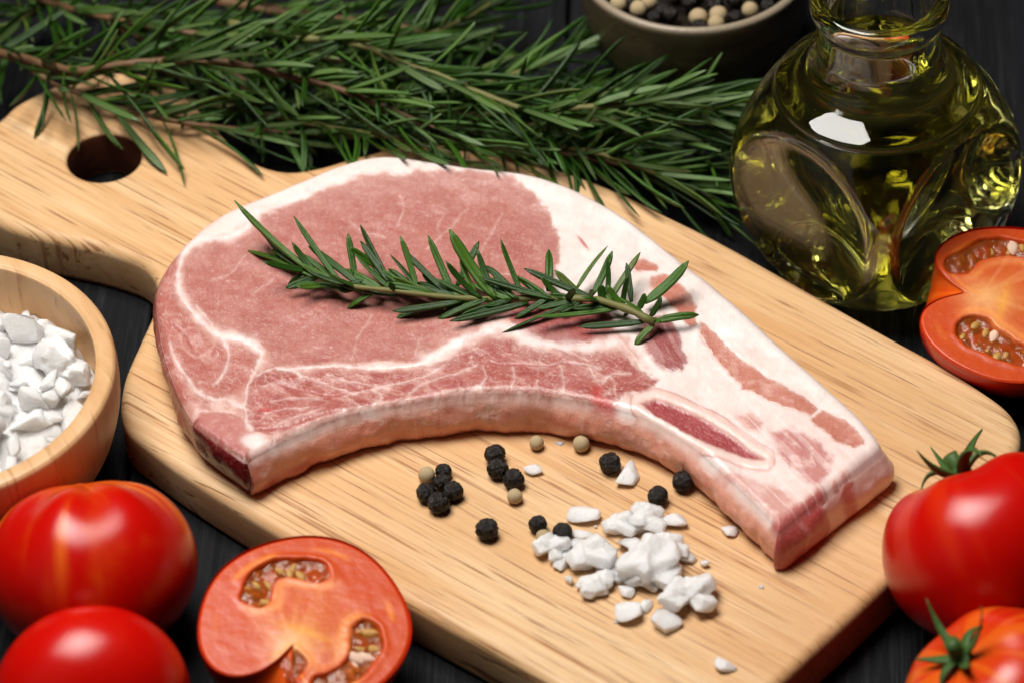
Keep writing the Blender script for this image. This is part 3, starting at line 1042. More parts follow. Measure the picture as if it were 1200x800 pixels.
CHOP_P = [tuple(map(float, p)) for p in chop_xy[::3]]
BOARD_P = [tuple(map(float, p)) for p in board_poly]


def surf(x, y):
    if pip(x, y, CHOP_P):
        return ZT + 0.0008
    if pip(x, y, BOARD_P):
        return BOARD_T
    return 0.0


# ------------------------------------------------------------------ rosemary
def leaf_mesh(bend, twist, width, seed):
    """unit-long needle leaf along +Y, upper face +Z, rolled margins and a grooved midrib"""
    rg = random.Random(seed)
    prof = [(-1.0, -0.16, 0), (-0.78, 0.22, 0), (-0.28, 0.34, 0), (0.0, -0.06, 0), (0.28, 0.34, 0), (0.78, 0.22, 0), (1.0, -0.16, 0),
            (0.70, -0.36, .0), (0.38, -0.10, 1), (0.10, -0.24, .35), (-0.10, -0.24, .35), (-0.38, -0.10, 1), (-0.70, -0.36, .0)]
    n = len(prof)
    NS = 9
    V = []; C = []
    for i in range(NS + 1):
        t = i / NS
        w = width * (min(1, 0.5 + 2.2 * t)) * (1 - max(0, (t - 0.72) / 0.28) ** 2.2 * 0.86)
        yy = t
        zz = bend * (t ** 2) * (1.0)
        ang = twist * t
        for (a, b, un) in prof:
            x = a * w; z = b * w
            xr = x * math.cos(ang) - z * math.sin(ang); zr = x * math.sin(ang) + z * math.cos(ang)
            V.append((xr, yy - bend * zr * t * 1.5, zz + zr)); C.append((un, t, 0))
    F = []
    for i in range(NS):
        for j in range(n):
            F.append((i * n + j, i * n + (j + 1) % n, (i + 1) * n + (j + 1) % n, (i + 1) * n + j))
    F.append(tuple(range(n))[::-1]); F.append(tuple(range(NS * n, NS * n + n)))
    me = mesh_np('leaf', V, F)
    set_color(me, 'Col', np.array(C))
    me.materials.append(M['leaf'])
    return me


rg = random.Random(8)
LEAVES = [leaf_mesh(b, t, w, i) for i, (b, t, w) in enumerate(
    [(0.05, 0.2, 0.052), (0.16, -0.4, 0.048), (-0.14, 0.5, 0.050), (0.28, 0.5, 0.046), (-0.26, -0.5, 0.055), (0.10, 0.9, 0.058), (-0.10, -0.9, 0.047), (0.20, 0.2, 0.062)])]


def tube(pts, rad, nseg=8, cap=True):
    pts = [Vector(p) for p in pts]
    V, F = [], []
    up = Vector((0, 0, 1))
    for i, p in enumerate(pts):
        t = (pts[min(i + 1, len(pts) - 1)] - pts[max(i - 1, 0)]).normalized()
        a = t.cross(up)
        if a.length < 1e-4:
            a = t.cross(Vector((1, 0, 0)))
        a.normalize()
        b = t.cross(a)
        r = rad[i] if hasattr(rad, '__len__') else rad
        for k in range(nseg):
            th = 2 * math.pi * k / nseg
            V.append(p + a * (r * math.cos(th)) + b * (r * math.sin(th)))
    for i in range(len(pts) - 1):
        for k in range(nseg):
            F.append((i * nseg + k, i * nseg + (k + 1) % nseg, (i + 1) * nseg + (k + 1) % nseg, (i + 1) * nseg + k))
    if cap:
        F.append(tuple(range(nseg))[::-1]); F.append(tuple(range((len(pts) - 1) * nseg, len(pts) * nseg)))
    return V, F


def put_leaf(root, base, tip, nrm, rg, var=None, wscale=1.0):
    y = (tip - base)
    L = y.length
    y.normalize()
    z = nrm - y * nrm.dot(y)
    if z.length < 1e-4:
        z = Vector((0, 0, 1)) - y * y.z
    z.normalize()
    x = y.cross(z)
    me = LEAVES[rg.randrange(len(LEAVES)) if var is None else var]
    o = bpy.data.objects.new('leaf', me)
    COL.objects.link(o)
    o.parent = root
    m = Matrix(((x.x, y.x, z.x, 0), (x.y, y.y, z.y, 0), (x.z, y.z, z.z, 0), (0, 0, 0, 1)))
    # width stays in millimetres: leaf meshes are 5 % half-wide at 25 mm length
    ws = 0.025 * wscale
    o.matrix_basis = Matrix.Translation(base - root.location) @ m @ Matrix.Diagonal((ws, L, 0.5 * (ws + L), 1))
    return o


def sprig(label, path, stem_mat, r0, r1, leaf_len, step, seed, group, start=0.0, lift=0.0):
    """path: world points from the cut end to the growing tip"""
    rg = random.Random(seed)
    pts = resample(catmull(path, 8), 40)
    root = empty('rosemary_sprig', Vector(pts[0]))
    tag(root, label, 'rosemary', group)
    V, F = tube([Vector(p) - root.location for p in pts], list(np.linspace(r0, r1, 40) * (1 + 0.12 * np.sin(np.arange(40) * 2.1))), 8)
    link('stem', mesh_np('stem', V, F), M[stem_mat], root)
    seg = np.linalg.norm(np.diff(pts, axis=0), axis=1)
    s = np.concatenate([[0], np.cumsum(seg)])
    L = s[-1]
    d = start * L
    roll = rg.random() * 6.28
    while d < L:
        t = d / L
        i = min(int(np.searchsorted(s, d)), 39)
        i = max(i, 1)
        p = Vector(pts[i - 1]).lerp(Vector(pts[i]), (d - s[i - 1]) / max(seg[i - 1], 1e-9))
        T = (Vector(pts[i]) - Vector(pts[i - 1])).normalized()
        A = T.cross(Vector((0, 0, 1))).normalized()
        Bv = A.cross(T)
        roll += math.pi / 2 + rg.uniform(-0.4, 0.4)
        for kk in range(2 if rg.random() < 0.75 else 3):
            ph = roll + math.pi * kk + rg.uniform(-0.35, 0.35)
            rad = A * math.cos(ph) + Bv * math.sin(ph)
            if rad.z < -0.35:
                rad.z = -0.35 + 0.4 * abs(rad.z + 0.35); rad.normalize()
            open_a = math.radians(rg.uniform(28, 72)) * (1 - 0.55 * t ** 2)
            dirv = (T * math.cos(open_a) + rad * math.sin(open_a)).normalized()
            ll = leaf_len * 1.25 * rg.uniform(0.65, 1.15) * (1 - 0.35 * max(0, t - 0.75) / 0.25) * (0.8 + 0.2 * min(1, t * 5))
            tip = p + dirv * ll
            for _ in range(3):
                zs = max(surf(tip.x, tip.y), surf((p.x + tip.x) / 2, (p.y + tip.y) / 2) - 0.001) + 0.0015
                if tip.z < zs:
                    tip.z = zs + rg.random() * 0.002
            base = p + rad * (r0 + r1) * 0.4
            nrm = (T * math.sin(open_a) - rad * math.cos(open_a))
            nrm = nrm + Vector((rg.uniform(-.5, .5), rg.uniform(-.5, .5), rg.uniform(-.2, .6)))
            put_leaf(root, base, tip, nrm, rg, None, rg.uniform(0.58, 0.86))
        d += step * 0.72 * rg.uniform(0.75, 1.25)
    return root


# sprig lying on the chop: stem and leaves
def hero():
    sc = 1 / 2.143

    def px(x, y):
        return 260 + x * sc, 240 + y * sc
    rg = random.Random(5)
    zs = ZT + 0.0045
    stem_px = [(1085, 296), (1040, 272), (1000, 256), (930, 238), (800, 235), (700, 237), (600, 235), (500, 225), (420, 215), (330, 205), (260, 185), (180, 150), (120, 115)]
    path = [P(*px(x, y), zs + 0.0015 * math.sin(i)) for i, (x, y) in enumerate(stem_px)]
    root = empty('rosemary_sprig', P(*px(1085, 296), ZT))
    tag(root, 'single green rosemary sprig lying across the raw pork chop', 'rosemary', None)
    pts = resample(catmull(path, 6), 40)
    V, F = tube([Vector(p) - root.location for p in pts], list(np.linspace(0.0011, 0.0005, 40) * (1 + 0.2 * np.sin(np.arange(40) * 2.5))), 8)
    link('stem', mesh_np('stem', V, F), M['stem'], root)
    L = [((260, 190), (25, 38), .008, 3), ((240, 186), (44, 72), .004, 4), ((190, 160), (72, 44), .006, 1), ((170, 150), (100, 62), .004, 0), ((300, 198), (180, 45), .009, 1), ((350, 205), (215, 88), .006, 2),
         ((330, 207), (185, 200), .002, 0), ((440, 228), (222, 208), .001, 3), ((360, 195), (292, 218), .001, 7), ((335, 180), (315, 75), .009, 0), ((425, 205), (335, 45), .010, 2),
         ((400, 160), (315, 112), .008, 5), ((430, 205), (350, 95), .007, 0), ((430, 215), (325, 135), .005, 1), ((500, 220), (425, 115), .007, 6), ((520, 224), (395, 148), .004, 4),
         ((490, 215), (460, 84), .010, 1), ((605, 238), (395, 270), .001, 4), ((600, 242), (430, 272), .001, 0), ((565, 222), (458, 120), .008, 0), ((580, 220), (515, 84), .010, 5),
         ((590, 205), (645, 94), .008, 0), ((690, 235), (560, 90), .010, 7), ((640, 225), (590, 150), .005, 1), ((770, 245), (572, 296), .001, 0), ((695, 235), (628, 138), .006, 3),
         ((755, 225), (695, 96), .010, 1), ((730, 215), (663, 140), .006, 2), ((835, 238), (645, 184), .006, 0), ((820, 218), (829, 103), .010, 4), ((940, 238), (758, 164), .007, 0),
         ((890, 212), (957, 93), .010, 2), ((930, 226), (988, 128), .008, 1), ((890, 238), (790, 264), .002, 0), ((905, 240), (697, 313), .001, 6), ((1012, 255), (783, 304), .001, 1),
         ((962, 240), (990, 152), .007, 3), ((970, 243), (1052, 113), .010, 2), ((1028, 245), (1018, 148), .008, 0), ((1060, 245), (1182, 166), .007, 7), ((1090, 292), (1188, 266), .006, 4),
         ((1065, 292), (897, 310), .001, 0), ((1085, 300), (1034, 342), .001, 2), ((1045, 262), (1068, 222), .008, 0), ((990, 250), (880, 262), .003, 0), ((905, 228), (833, 172), .006, 5),
         ((1060, 275), (1000, 225), .007, 6), ((1075, 280), (1110, 232), .009, 0), ((1080, 285), (1100, 300), .003, 0), ((540, 228), (455, 190), .003, 2), ((640, 236), (545, 190), .004, 1),
         ((470, 220), (380, 160), .003, 0), ((390, 212), (290, 150), .004, 2), ((300, 196), (205, 130), .003, 0), ((860, 236), (800, 200), .004, 3), ((740, 236), (680, 185), .004, 0)]
    xs = np.array([p[0] for p in stem_px][::-1], float); ys = np.array([p[1] for p in stem_px][::-1], float)
    for q in range(44):
        bx_ = rg.uniform(190, 1040); by_ = float(np.interp(bx_, xs, ys))
        up_ = rg.random() < 0.62
        lx = rg.uniform(60, 150)
        L.append(((bx_, by_), (bx_ - lx * (0.9 if bx_ < 850 else rg.uniform(-0.2, 0.8)), by_ + (-rg.uniform(8, 75) if up_ else rg.uniform(8, 52))), rg.uniform(0.002, 0.009) if up_ else 0.001, rg.randrange(7)))
    for (b, t, dz, var) in L:
        bp = P(*px(*b), zs - 0.0005)
        tp = P(*px(*t), ZT + 0.0015 + dz)
        up = Vector((0, 0, 1)) + 0.8 * Vector((rg.uniform(-.7, .7), rg.uniform(-.9, .2), 0))
        put_leaf(root, bp, tp, up, rg, var, rg.uniform(0.70, 0.92) * (1.4 if var == 7 else 1))
    return root


hero()

GRP = 'rosemary sprigs heaped behind the board'
# (label, stem material, [(px, py, z)...] cut end -> tip, radius, leaf length, step, start)
BUNCH = [
    ('long brown stemmed rosemary sprig crossing from the left edge towards the chop', 'twig', [(-20, 58, .020), (30, 70, .024), (90, 84, .028), (150, 75, .032), (225, 71, .032), (285, 77, .032), (337, 90, .031), (397, 105, .031), (450, 126, .030), (520, 157, .028), (575, 182, .027)], .0015, .023, .0048, .0),
    ('rosemary sprig over the board handle with leaves above the hanging hole', 'twig', [(40, 84, .024), (64, 98, .023), (100, 112, .0225), (131, 124, .022), (202, 142, .021), (262, 150, .018), (320, 154, .014), (385, 160, .013)], .0010, .023, .0058, .02),
    ('pale stemmed rosemary sprig in the middle of the heap', 'stem', [(270, 28, .030), (330, 42, .033), (400, 50, .035), (431, 56, .036), (471, 75, .035), (512, 88, .034), (560, 108, .032), (612, 128, .030), (655, 140, .030)], .0014, .023, .0048, .0),
    ('rosemary sprig with tip in front of the pepper bowl', 'stem', [(520, 142, .020), (575, 134, .022), (610, 131, .025), (660, 128, .028), (719, 124, .030), (775, 120, .031), (815, 124, .030), (845, 130, .028)], .0013, .023, .0046, .0),
    ('low rosemary sprig beside the back edge of the board near the bottle', 'twig', [(560, 178, .012), (620, 176, .015), (681, 184, .018), (730, 195, .016), (794, 202, .012), (835, 214, .009)], .0011, .023, .0052, .0),
    ('rosemary sprig under the heap close to the board shoulder', 'stem', [(220, 120, .014), (280, 128, .015), (340, 140, .016), (400, 152, .018), (450, 160, .022), (500, 172, .024), (540, 182, .024)], .0011, .021, .0052, .0),
    ('rosemary sprig along the top edge left of the heap', 'twig', [(20, -12, .018), (80, 10, .020), (140, 24, .024), (200, 36, .026), (270, 46, .026), (340, 62, .025), (420, 76, .024)], .0013, .023, .0048, .0),
    ('rosemary sprig running to the upper middle of the frame', 'stem', [(330, 96, .016), (390, 80, .018), (450, 60, .020), (500, 42, .022), (545, 22, .022), (580, 0, .020)], .0012, .024, .0050, .0),
    ('rosemary sprig reaching towards the side of the pepper bowl', 'stem', [(480, 120, .016), (540, 105, .018), (600, 88, .020), (650, 70, .020), (690, 52, .018)], .0012, .022, .0052, .0),
    ('dark rosemary sprig lowest in the heap', 'twig', [(120, 60, .006), (220, 92, .008), (320, 112, .008), (420, 128, .008), (520, 136, .008), (620, 150, .008), (700, 160, .008)], .0013, .022, .0050, .0),
    ('rosemary sprig with leaves reaching the left shoulder of the bottle', 'stem', [(640, 168, .008), (700, 160, .010), (760, 158, .012), (810, 166, .014), (850, 180, .012)], .0011, .022, .0048, .0),
    ('rosemary sprig in the top left corner', 'stem', [(110, -30, .012), (70, -5, .014), (40, 12, .016), (10, 36, .016), (-15, 60, .014)], .0011, .024, .0060, .0),
    ('rosemary sprig along the upper edge above the long brown stem', 'twig', [(180, -20, .010), (250, 0, .010), (330, 14, .012), (410, 26, .012), (480, 34, .012), (540, 50, .012)], .0020, .023, .0054, .25),
    ('rosemary sprig tucked under the pepper bowl front', 'stem', [(590, 110, .006), (650, 108, .008), (710, 106, .009), (770, 100, .010), (830, 104, .009)], .0010, .021, .0052, .0),
    ('rosemary sprig filling the heap under the pale stem', 'stem', [(300, 66, .018), (360, 82, .020), (420, 96, .022), (470, 112, .022), (520, 126, .022), (565, 152, .020), (600, 172, .020)], .0011, .022, .0046, .0),
    ('rosemary sprig hanging off the back edge of the board beside the bottle', 'stem', [(640, 172, .016), (690, 178, .020), (740, 192, .020), (790, 214, .014), (835, 232, .010)], .0011, .024, .0050, .0),
    ('rosemary sprig with upright leaves against the front of the pepper bowl', 'stem', [(600, 150, .014), (660, 146, .018), (720, 140, .022), (780, 136, .024), (830, 146, .022), (862, 160, .018)], .0011, .024, .0050, .0),
    ('rosemary sprig above the board handle end', 'twig', [(130, 30, .020), (180, 50, .020), (230, 66, .020), (290, 96, .018), (330, 120, .016), (360, 145, .014)], .0011, .021, .0058, .0),
]
for i, (lb, sm, pth, r, ll, st, s0) in enumerate(BUNCH):
    sprig(lb, [tuple(P(x, y, z)) for x, y, z in pth], sm, r, r * 0.55, ll, st, 100 + i * 7, GRP, s0)


# ------------------------------------------------------------------ lathe
def lathe(prof, nseg, fn=None):
    V, F = [], []
    n = len(prof)
    for k in range(nseg):
        th = 2 * math.pi * k / nseg
        for (r, z) in prof:
            p = Vector((max(r, 1e-6) * math.cos(th), max(r, 1e-6) * math.sin(th), z))
            V.append(fn(p, th) if fn else p)
    for k in range(nseg):
        k2 = (k + 1) % nseg
        for j in range(n - 1):
            F.append((k * n + j, k2 * n + j, k2 * n + j + 1, k * n + j + 1))
    return V, F


def clean(me):
    bm = bmesh.new(); bm.from_mesh(me)
    bmesh.ops.remove_doubles(bm, verts=bm.verts, dist=2e-6)
    bmesh.ops.dissolve_degenerate(bm, edges=bm.edges, dist=1e-7)
    bmesh.ops.recalc_face_normals(bm, faces=bm.faces)
    for f in bm.faces:
        f.smooth = True
    bm.to_mesh(me); bm.free()
    return me


cmk = 0.01


def prof_cm(pts, n_per):
    return [(max(p[0], 0) * cmk, p[1] * cmk) for p in catmull(pts, n_per)]


# ------------------------------------------------------------------ salt bowl
BH = 0.044
bc = P(-82, 436, BH)
bc.z = 0
salt_bowl_me = clean(mesh_np('salt_bowl', *lathe(prof_cm(
    [(0, 0.0), (2.6, 0.0), (2.9, 0.08), (3.3, 0.3), (4.0, 0.95), (4.62, 1.9), (4.93, 2.9), (5.0, 3.6), (4.98, 4.2), (4.93, 4.35), (4.83, 4.40), (4.6, 4.40), (4.48, 4.36), (4.42, 4.25),
     (4.45, 3.6), (4.35, 2.8), (3.9, 1.8), (3.1, 1.05), (2.0, 0.75), (0, 0.7)], 5), 96)))
salt_bowl = link('salt_bowl', salt_bowl_me, M['bowl'], None, bc)
salt_bowl.rotation_euler.z = 0.5
tag(salt_bowl, 'turned light wooden bowl full of coarse salt at the left edge', 'bowl')


# ------------------------------------------------------------------ salt crystals
def crystal(seed, flat=0.6, chunk=1.0):
    """rounded lump cut by a few cleavage planes"""
    rg = random.Random(seed)
    bm = bmesh.new()
    bmesh.ops.create_icosphere(bm, subdivisions=3, radius=0.5)
    co = np.array([v.co[:] for v in bm.verts])
    co *= 1 + 0.22 * fbm(co[:, 0] * 2.4 + seed * 5.1, co[:, 1] * 2.4, co[:, 2] * 2.4, seed, 2)[:, None]
    for _ in range(rg.randint(10, 15)):
        n = np.array([rg.gauss(0, 1) for _ in range(3)]); n /= np.linalg.norm(n)
        d = rg.uniform(0.19, 0.36)
        q = co @ n
        m = q > d
        co[m] -= (q[m] - d)[:, None] * n * 0.97
    co *= 1 + 0.03 * fbm(co[:, 0] * 9 + seed, co[:, 1] * 9, co[:, 2] * 9, seed + 3, 3)[:, None]
    co[:, 2] *= flat / 0.8
    co[:, 1] *= rg.uniform(0.75, 1.0)
    co *= 1.35
    co[:, 2] -= co[:, 2].min()
    for v, c in zip(bm.verts, co):
        v.co = c
    me = bpy.data.meshes.new('salt_crystal')
    bm.to_mesh(me); bm.free()
    me.polygons.foreach_set('use_smooth', [True] * len(me.polygons))
    me.set_sharp_from_angle(angle=math.radians(26))
    me.materials.append(M['salt'])
    return me


CRY = [crystal(i, f) for i, f in enumerate([0.45, 0.6, 0.35, 0.75, 0.5, 0.28, 0.55, 0.4, 0.65, 0.85])]


def lump(seed):
    """a knobbly piece grown from fused flakes: one closed surface"""
    rg = random.Random(seed)
    bm = bmesh.new()
    bmesh.ops.create_icosphere(bm, subdivisions=4, radius=0.5)
    d = np.array([v.co[:] for v in bm.verts]) * 2
    best = np.zeros(len(d))
    # union of tilted boxes seen from the middle
    for _ in range(9):
        c = np.array([rg.uniform(-.30, .30), rg.uniform(-.28, .28), rg.uniform(-.12, .16)])
        R_ = np.array((Matrix.Rotation(rg.uniform(0, 6.3), 3, 'Z') @ Matrix.Rotation(rg.uniform(-.8, .8), 3, 'X') @ Matrix.Rotation(rg.uniform(-.8, .8), 3, 'Y')))
        hx = np.array([rg.uniform(.16, .32), rg.uniform(.14, .26), rg.uniform(.10, .2)])
        o = (-c) @ R_; dd = d @ R_
        t1 = (-hx - o) / (dd + 1e-9); t2 = (hx - o) / (dd + 1e-9)
        tn = np.minimum(t1, t2).max(1); tf = np.maximum(t1, t2).min(1)
        best = np.maximum(best, np.where((tf > tn) & (tf > 0), tf, 0))
    best = np.maximum(best, 0.16)
    co = d * best[:, None]
    co *= 1 + 0.07 * fbm(co[:, 0] * 7 + seed, co[:, 1] * 7, co[:, 2] * 7, seed + 3, 3)[:, None]
    co[:, 2] -= co[:, 2].min()
    for v, c in zip(bm.verts, co):
        v.co = c
    bmesh.ops.smooth_vert(bm, verts=bm.verts, factor=0.25, use_axis_x=True, use_axis_y=True, use_axis_z=True)
    for f in bm.faces:
        f.smooth = True
    me = bpy.data.meshes.new('salt_crystal'); bm.to_mesh(me); bm.free()
    me.set_sharp_from_angle(angle=math.radians(30))
    me.materials.append(M['salt'])
    return me


LUMP = [lump(50 + i) for i in range(6)]
rg = random.Random(77)


def put_salt(me, loc, sx, sy, sz, rot, label, group, tilt=0.0):
    o = bpy.data.objects.new('salt_crystal', me)
    COL.objects.link(o)
    o.location = loc
    o.scale = (sx, sy, sz)
    o.rotation_euler = (rg.uniform(-tilt, tilt), rg.uniform(-tilt, tilt), rot)
    tag(o, label, 'salt', group)
    return o


PXM = DIST / FPX
# loose salt on the board (px centre, width, height in the enlarged crop; lump?)
LG = 'loose salt crystals in the pile on the board'
LS = 'white salt flake in the loose pile on the cutting board'
SALT = [(582, 302, 88, 62, 0, 'squarish salt crystal at the upper left corner of the loose pile'), (697, 334, 92, 84, 1, 'salt lump at the top of the loose pile beside the pointed one'),
        (770, 320, 98, 100, 1, 'pointed salt lump at the top of the loose pile below a peppercorn'), (847, 330, 82, 58, 0, 'salt flake at the upper right corner of the loose pile'),
        (590, 366, 72, 36, 0, None), (487, 405, 88, 86, 1, 'salt lump touching the white peppercorn at the left of the pile'), (523, 444, 46, 82, 0, 'narrow upright salt flake at the left of the pile'),
        (610, 422, 122, 116, 1, 'wide lumpy salt chunk left of the biggest one'), (690, 487, 78, 54, 0, None), (635, 512, 92, 80, 1, 'salt lump at the lower left of the loose pile'), (712, 587, 70, 76, 0, 'rounded salt crystal lowest on the left of the pile'),
        (708, 532, 44, 46, 0, None), (782, 440, 150, 150, 1, 'biggest salt chunk in the middle of the loose pile'), (760, 490, 110, 90, 1, None), (835, 400, 92, 86, 1, 'salt lump right of the biggest chunk'), (880, 428, 62, 62, 0, 'salt flake at the right edge of the loose pile'),
        (765, 568, 36, 46, 0, None), (892, 548, 142, 120, 1, 'large salt lump at the lower right of the pile'), (825, 622, 82, 76, 0, 'salt crystal at the bottom tip of the loose pile'), (730, 400, 80, 70, 0, None), (660, 455, 80, 60, 0, None),
        (1010, 356, 42, 44, 0, 'single small salt crystal right of the pile under the chop end'), (437, 181, 50, 40, 0, 'single salt crystal beside the middle cluster of black peppercorns'), (714, 192, 56, 100, 2, 'pointed salt flake beside a black peppercorn near the chop'),
        (1000, 750, 62, 46, 0, 'lone salt flake near the front edge of the board'), (515, 96, 26, 16, 0, 'tiny salt grain between the two white peppercorns by the chop'), (820, 545, 40, 40, 0, None), (1106, 516, 14, 14, 0, 'tiny salt grain on the bare board right of the pile'),
        (745, 340, 60, 60, 0, None), (560, 395, 50, 45, 0, None)]
for i, (cx, cy_, w, h, kind, lb) in enumerate(SALT):
    x, y = 450 + cx / 2.5, 480 + cy_ / 2.5
    wm = w / 2.5 * PXM * 0.96 * (1.28 if kind == 1 else 1.15)
    hm = h / 2.5 * PXM * 0.96 * (1.15 if kind == 1 else 1.0)
    hz = min(wm, hm) * (0.55 if kind != 1 else 0.6)
    # seen from 43 degrees: image height = depth * sin + height * cos
    dp = max((hm - hz * 0.73 * 0.7) / 0.68, hm * 0.7)
    p = P(x, y, BOARD_T + hz * 0.35)
    me = LUMP[i % len(LUMP)] if kind == 1 else CRY[5 if kind == 2 else (i * 3) % len(CRY)]
    sz = hz / (max(v.co.z for v in me.vertices))
    ext = max(v.co.x for v in me.vertices) - min(v.co.x for v in me.vertices)
    eyt = max(v.co.y for v in me.vertices) - min(v.co.y for v in me.vertices)
    put_salt(me, (p.x, p.y, BOARD_T - 0.0002), wm / ext, dp / eyt, sz, rg.choice((0, math.pi)) + rg.uniform(-.25, .25), lb or LS, LG, 0.06)

# crumbs between the larger pieces
for i in range(34):
    a = rg.uniform(0, 6.28); r = abs(rg.gauss(0, 1))
    x, y = 742 + 52 * r * math.cos(a), 662 + 34 * r * math.sin(a)
    w = rg.choice((3, 4, 5, 8, 11)) * PXM
    p = P(x, y, BOARD_T)
    if pip(p.x, p.y, CHOP_P):
        continue
    put_salt(CRY[rg.randrange(10)], (p.x, p.y, BOARD_T - 0.0001), w, w, w, rg.uniform(0, 6), 'tiny salt crumb scattered around the loose pile on the board', 'salt crumbs on the board', 0.4)

# salt in the bowl
LBS = 'coarse white salt crystal heaped in the wooden bowl'
LBG = 'coarse salt crystals in the wooden bowl'
prof_fill = [(0.0, 0.040), (0.01, 0.040), (0.02, 0.0385), (0.03, 0.0365), (0.038, 0.033), (0.0436, 0.0285)]


def fill_mesh(nm, prof, amp, freq, seed):
    pr = [tuple(q) for q in resample(prof, 26)]
    V, F = lathe(pr, 72)
    V = [Vector((v.x, v.y, v.z + amp * fbm(np.array([v.x * freq]), np.array([v.y * freq]), seed=seed)[0])) for v in V]
    return clean(mesh_np(nm, V, F))


fill = link('salt', fill_mesh('salt', prof_fill, 0.004, 130, 5), M['salt'], None, bc)
tag(fill, 'bed of fine salt under the crystals in the wooden bowl', 'salt', None, 'stuff')
rgb_ = random.Random(31)
placed = []
sizes = [0.017, 0.016, 0.015, 0.014, 0.013] + [0.012] * 10 + [0.009] * 45 + [0.0065] * 110
big_at = [(0.0315, 0.010), (0.022, 0.022), (0.028, -0.014), (0.019, -0.004), (0.018, -0.026)]
for i, sz in enumerate(sizes):
    for _ in range(30):
        if i < 5:
            x, y = big_at[i]
        else:
            r = 0.042 * math.sqrt(rgb_.random()) * 0.98; a = rgb_.uniform(0, 6.28)
            x, y = r * math.cos(a), r * math.sin(a)
        if math.hypot(x, y) + sz * 0.45 > 0.0435:
            k_ = (0.0435 - sz * 0.45) / math.hypot(x, y); x *= k_; y *= k_
        if i < 5 or all(math.hypot(x - q[0], y - q[1]) > 0.33 * (sz + q[2]) for q in placed):
            break
    placed.append((x, y, sz))
    rr = math.hypot(x, y)
    zf = np.interp(rr, [p[0] for p in prof_fill], [p[1] for p in prof_fill]) + 0.003 * vnoise(np.array([x * 90]), np.array([y * 90]), seed=3)[0]
    zf = zf - sz * 0.22
    if i == 0:
        me, lb, g = LUMP[1], 'big rounded lumpy salt chunk under the back rim of the wooden bowl', LBG
    elif i < 15:
        me, lb, g = (LUMP[i % 6] if i % 3 == 0 else CRY[(i * 3 + 1) % 10]), LBS, LBG
    else:
        me, lb, g = CRY[rgb_.randrange(10)], LBS, LBG
    o = put_salt(me, (bc.x + x, bc.y + y, zf), sz, sz * rgb_.uniform(0.75, 1.0), sz * rgb_.uniform(0.8, 1.05), rgb_.uniform(0, 6.3), lb, g, 0.7 if i >= 1 else 0.2)


# ------------------------------------------------------------------ peppercorns
def peppercorn(seed, wrinkle):
    bm = bmesh.new()
    bmesh.ops.create_icosphere(bm, subdivisions=4 if wrinkle > 0.03 else 3, radius=0.5)
    co = np.array([v.co[:] for v in bm.verts])
    q = co * 9 + seed * 3.7
    rd = 1 - np.abs(fbm(q[:, 0], q[:, 1], q[:, 2], seed, 3))
    rd = (rd - rd.mean()) * wrinkle * 1.6 + fbm(co[:, 0] * 2.5 + seed, co[:, 1] * 2.5, co[:, 2] * 2.5, seed, 2) * 0.07
    for v, d in zip(bm.verts, rd):
        v.co *= 1 + float(d)
    for f in bm.faces:
        f.smooth = True
    me = bpy.data.meshes.new('peppercorn'); bm.to_mesh(me); bm.free()
    return me


PB = [peppercorn(i, 0.30) for i in range(5)]
PWm = [peppercorn(20 + i, 0.02) for i in range(3)]
for m_ in PB: m_.materials.append(M['pep_b'])
for m_ in PWm: m_.materials.append(M['pep_w'])
rgp = random.Random(12)


def put_pepper(x, y, z, d, white, label, group):
    o = bpy.data.objects.new('peppercorn', (PWm if white else PB)[rgp.randrange(3 if white else 5)])
    COL.objects.link(o)
    o.location = (x, y, z)
    o.scale = (d, d, d)
    o.rotation_euler = (rgp.uniform(0, 6), rgp.uniform(0, 6), rgp.uniform(0, 6))
    return tag(o, label, 'peppercorn', group)


PG = 'peppercorns scattered on the board'
PEP = [(325, 130, 30, 0, 'topmost black peppercorn of the middle cluster of three'), (334, 172, 31, 0, 'middle black peppercorn of the middle cluster of three'), (379, 202, 30, 0, 'lowest black peppercorn of the middle cluster, touching a white one'),
       (174, 180, 24, 0, 'topmost black peppercorn of the left cluster of five'), (171, 212, 26, 0, 'central black peppercorn of the left cluster of five'), (124, 242, 29, 0, 'leftmost black peppercorn of the left cluster'), (202, 238, 29, 0, 'rightmost black peppercorn of the left cluster'), (160, 271, 32, 0, 'lowest black peppercorn of the left cluster'),
       (302, 349, 32, 0, 'single black peppercorn standing alone nearest the front of the board'), (451, 335, 26, 0, 'left black peppercorn of the pair beside the salt pile'), (523, 358, 28, 0, 'right black peppercorn of the pair beside the salt pile'),
       (663, 156, 31, 0, 'black peppercorn beside the pointed salt flake'), (803, 252, 29, 0, 'brownish black peppercorn at the top of the salt pile'), (877, 209, 31, 0, 'black peppercorn against the wall of the chop'),
       (447, 96, 22, 1, 'left white peppercorn of the two close to the chop'), (578, 99, 25, 1, 'right white peppercorn of the two close to the chop'), (125, 190, 25, 1, 'white peppercorn at the top left of the left cluster'),
       (383, 253, 23, 1, 'white peppercorn below the middle cluster'), (467, 372, 23, 1, 'white peppercorn between two black ones and the salt')]
for (cx, cy_, r, w, lb) in PEP:
    d = 2 * r / 2.5 * PXM * 0.97
    p = P(450 + cx / 2.5, 480 + cy_ / 2.5, BOARD_T + d * 0.47)
    put_pepper(p.x, p.y, BOARD_T + d * 0.47, d, w, lb, PG)

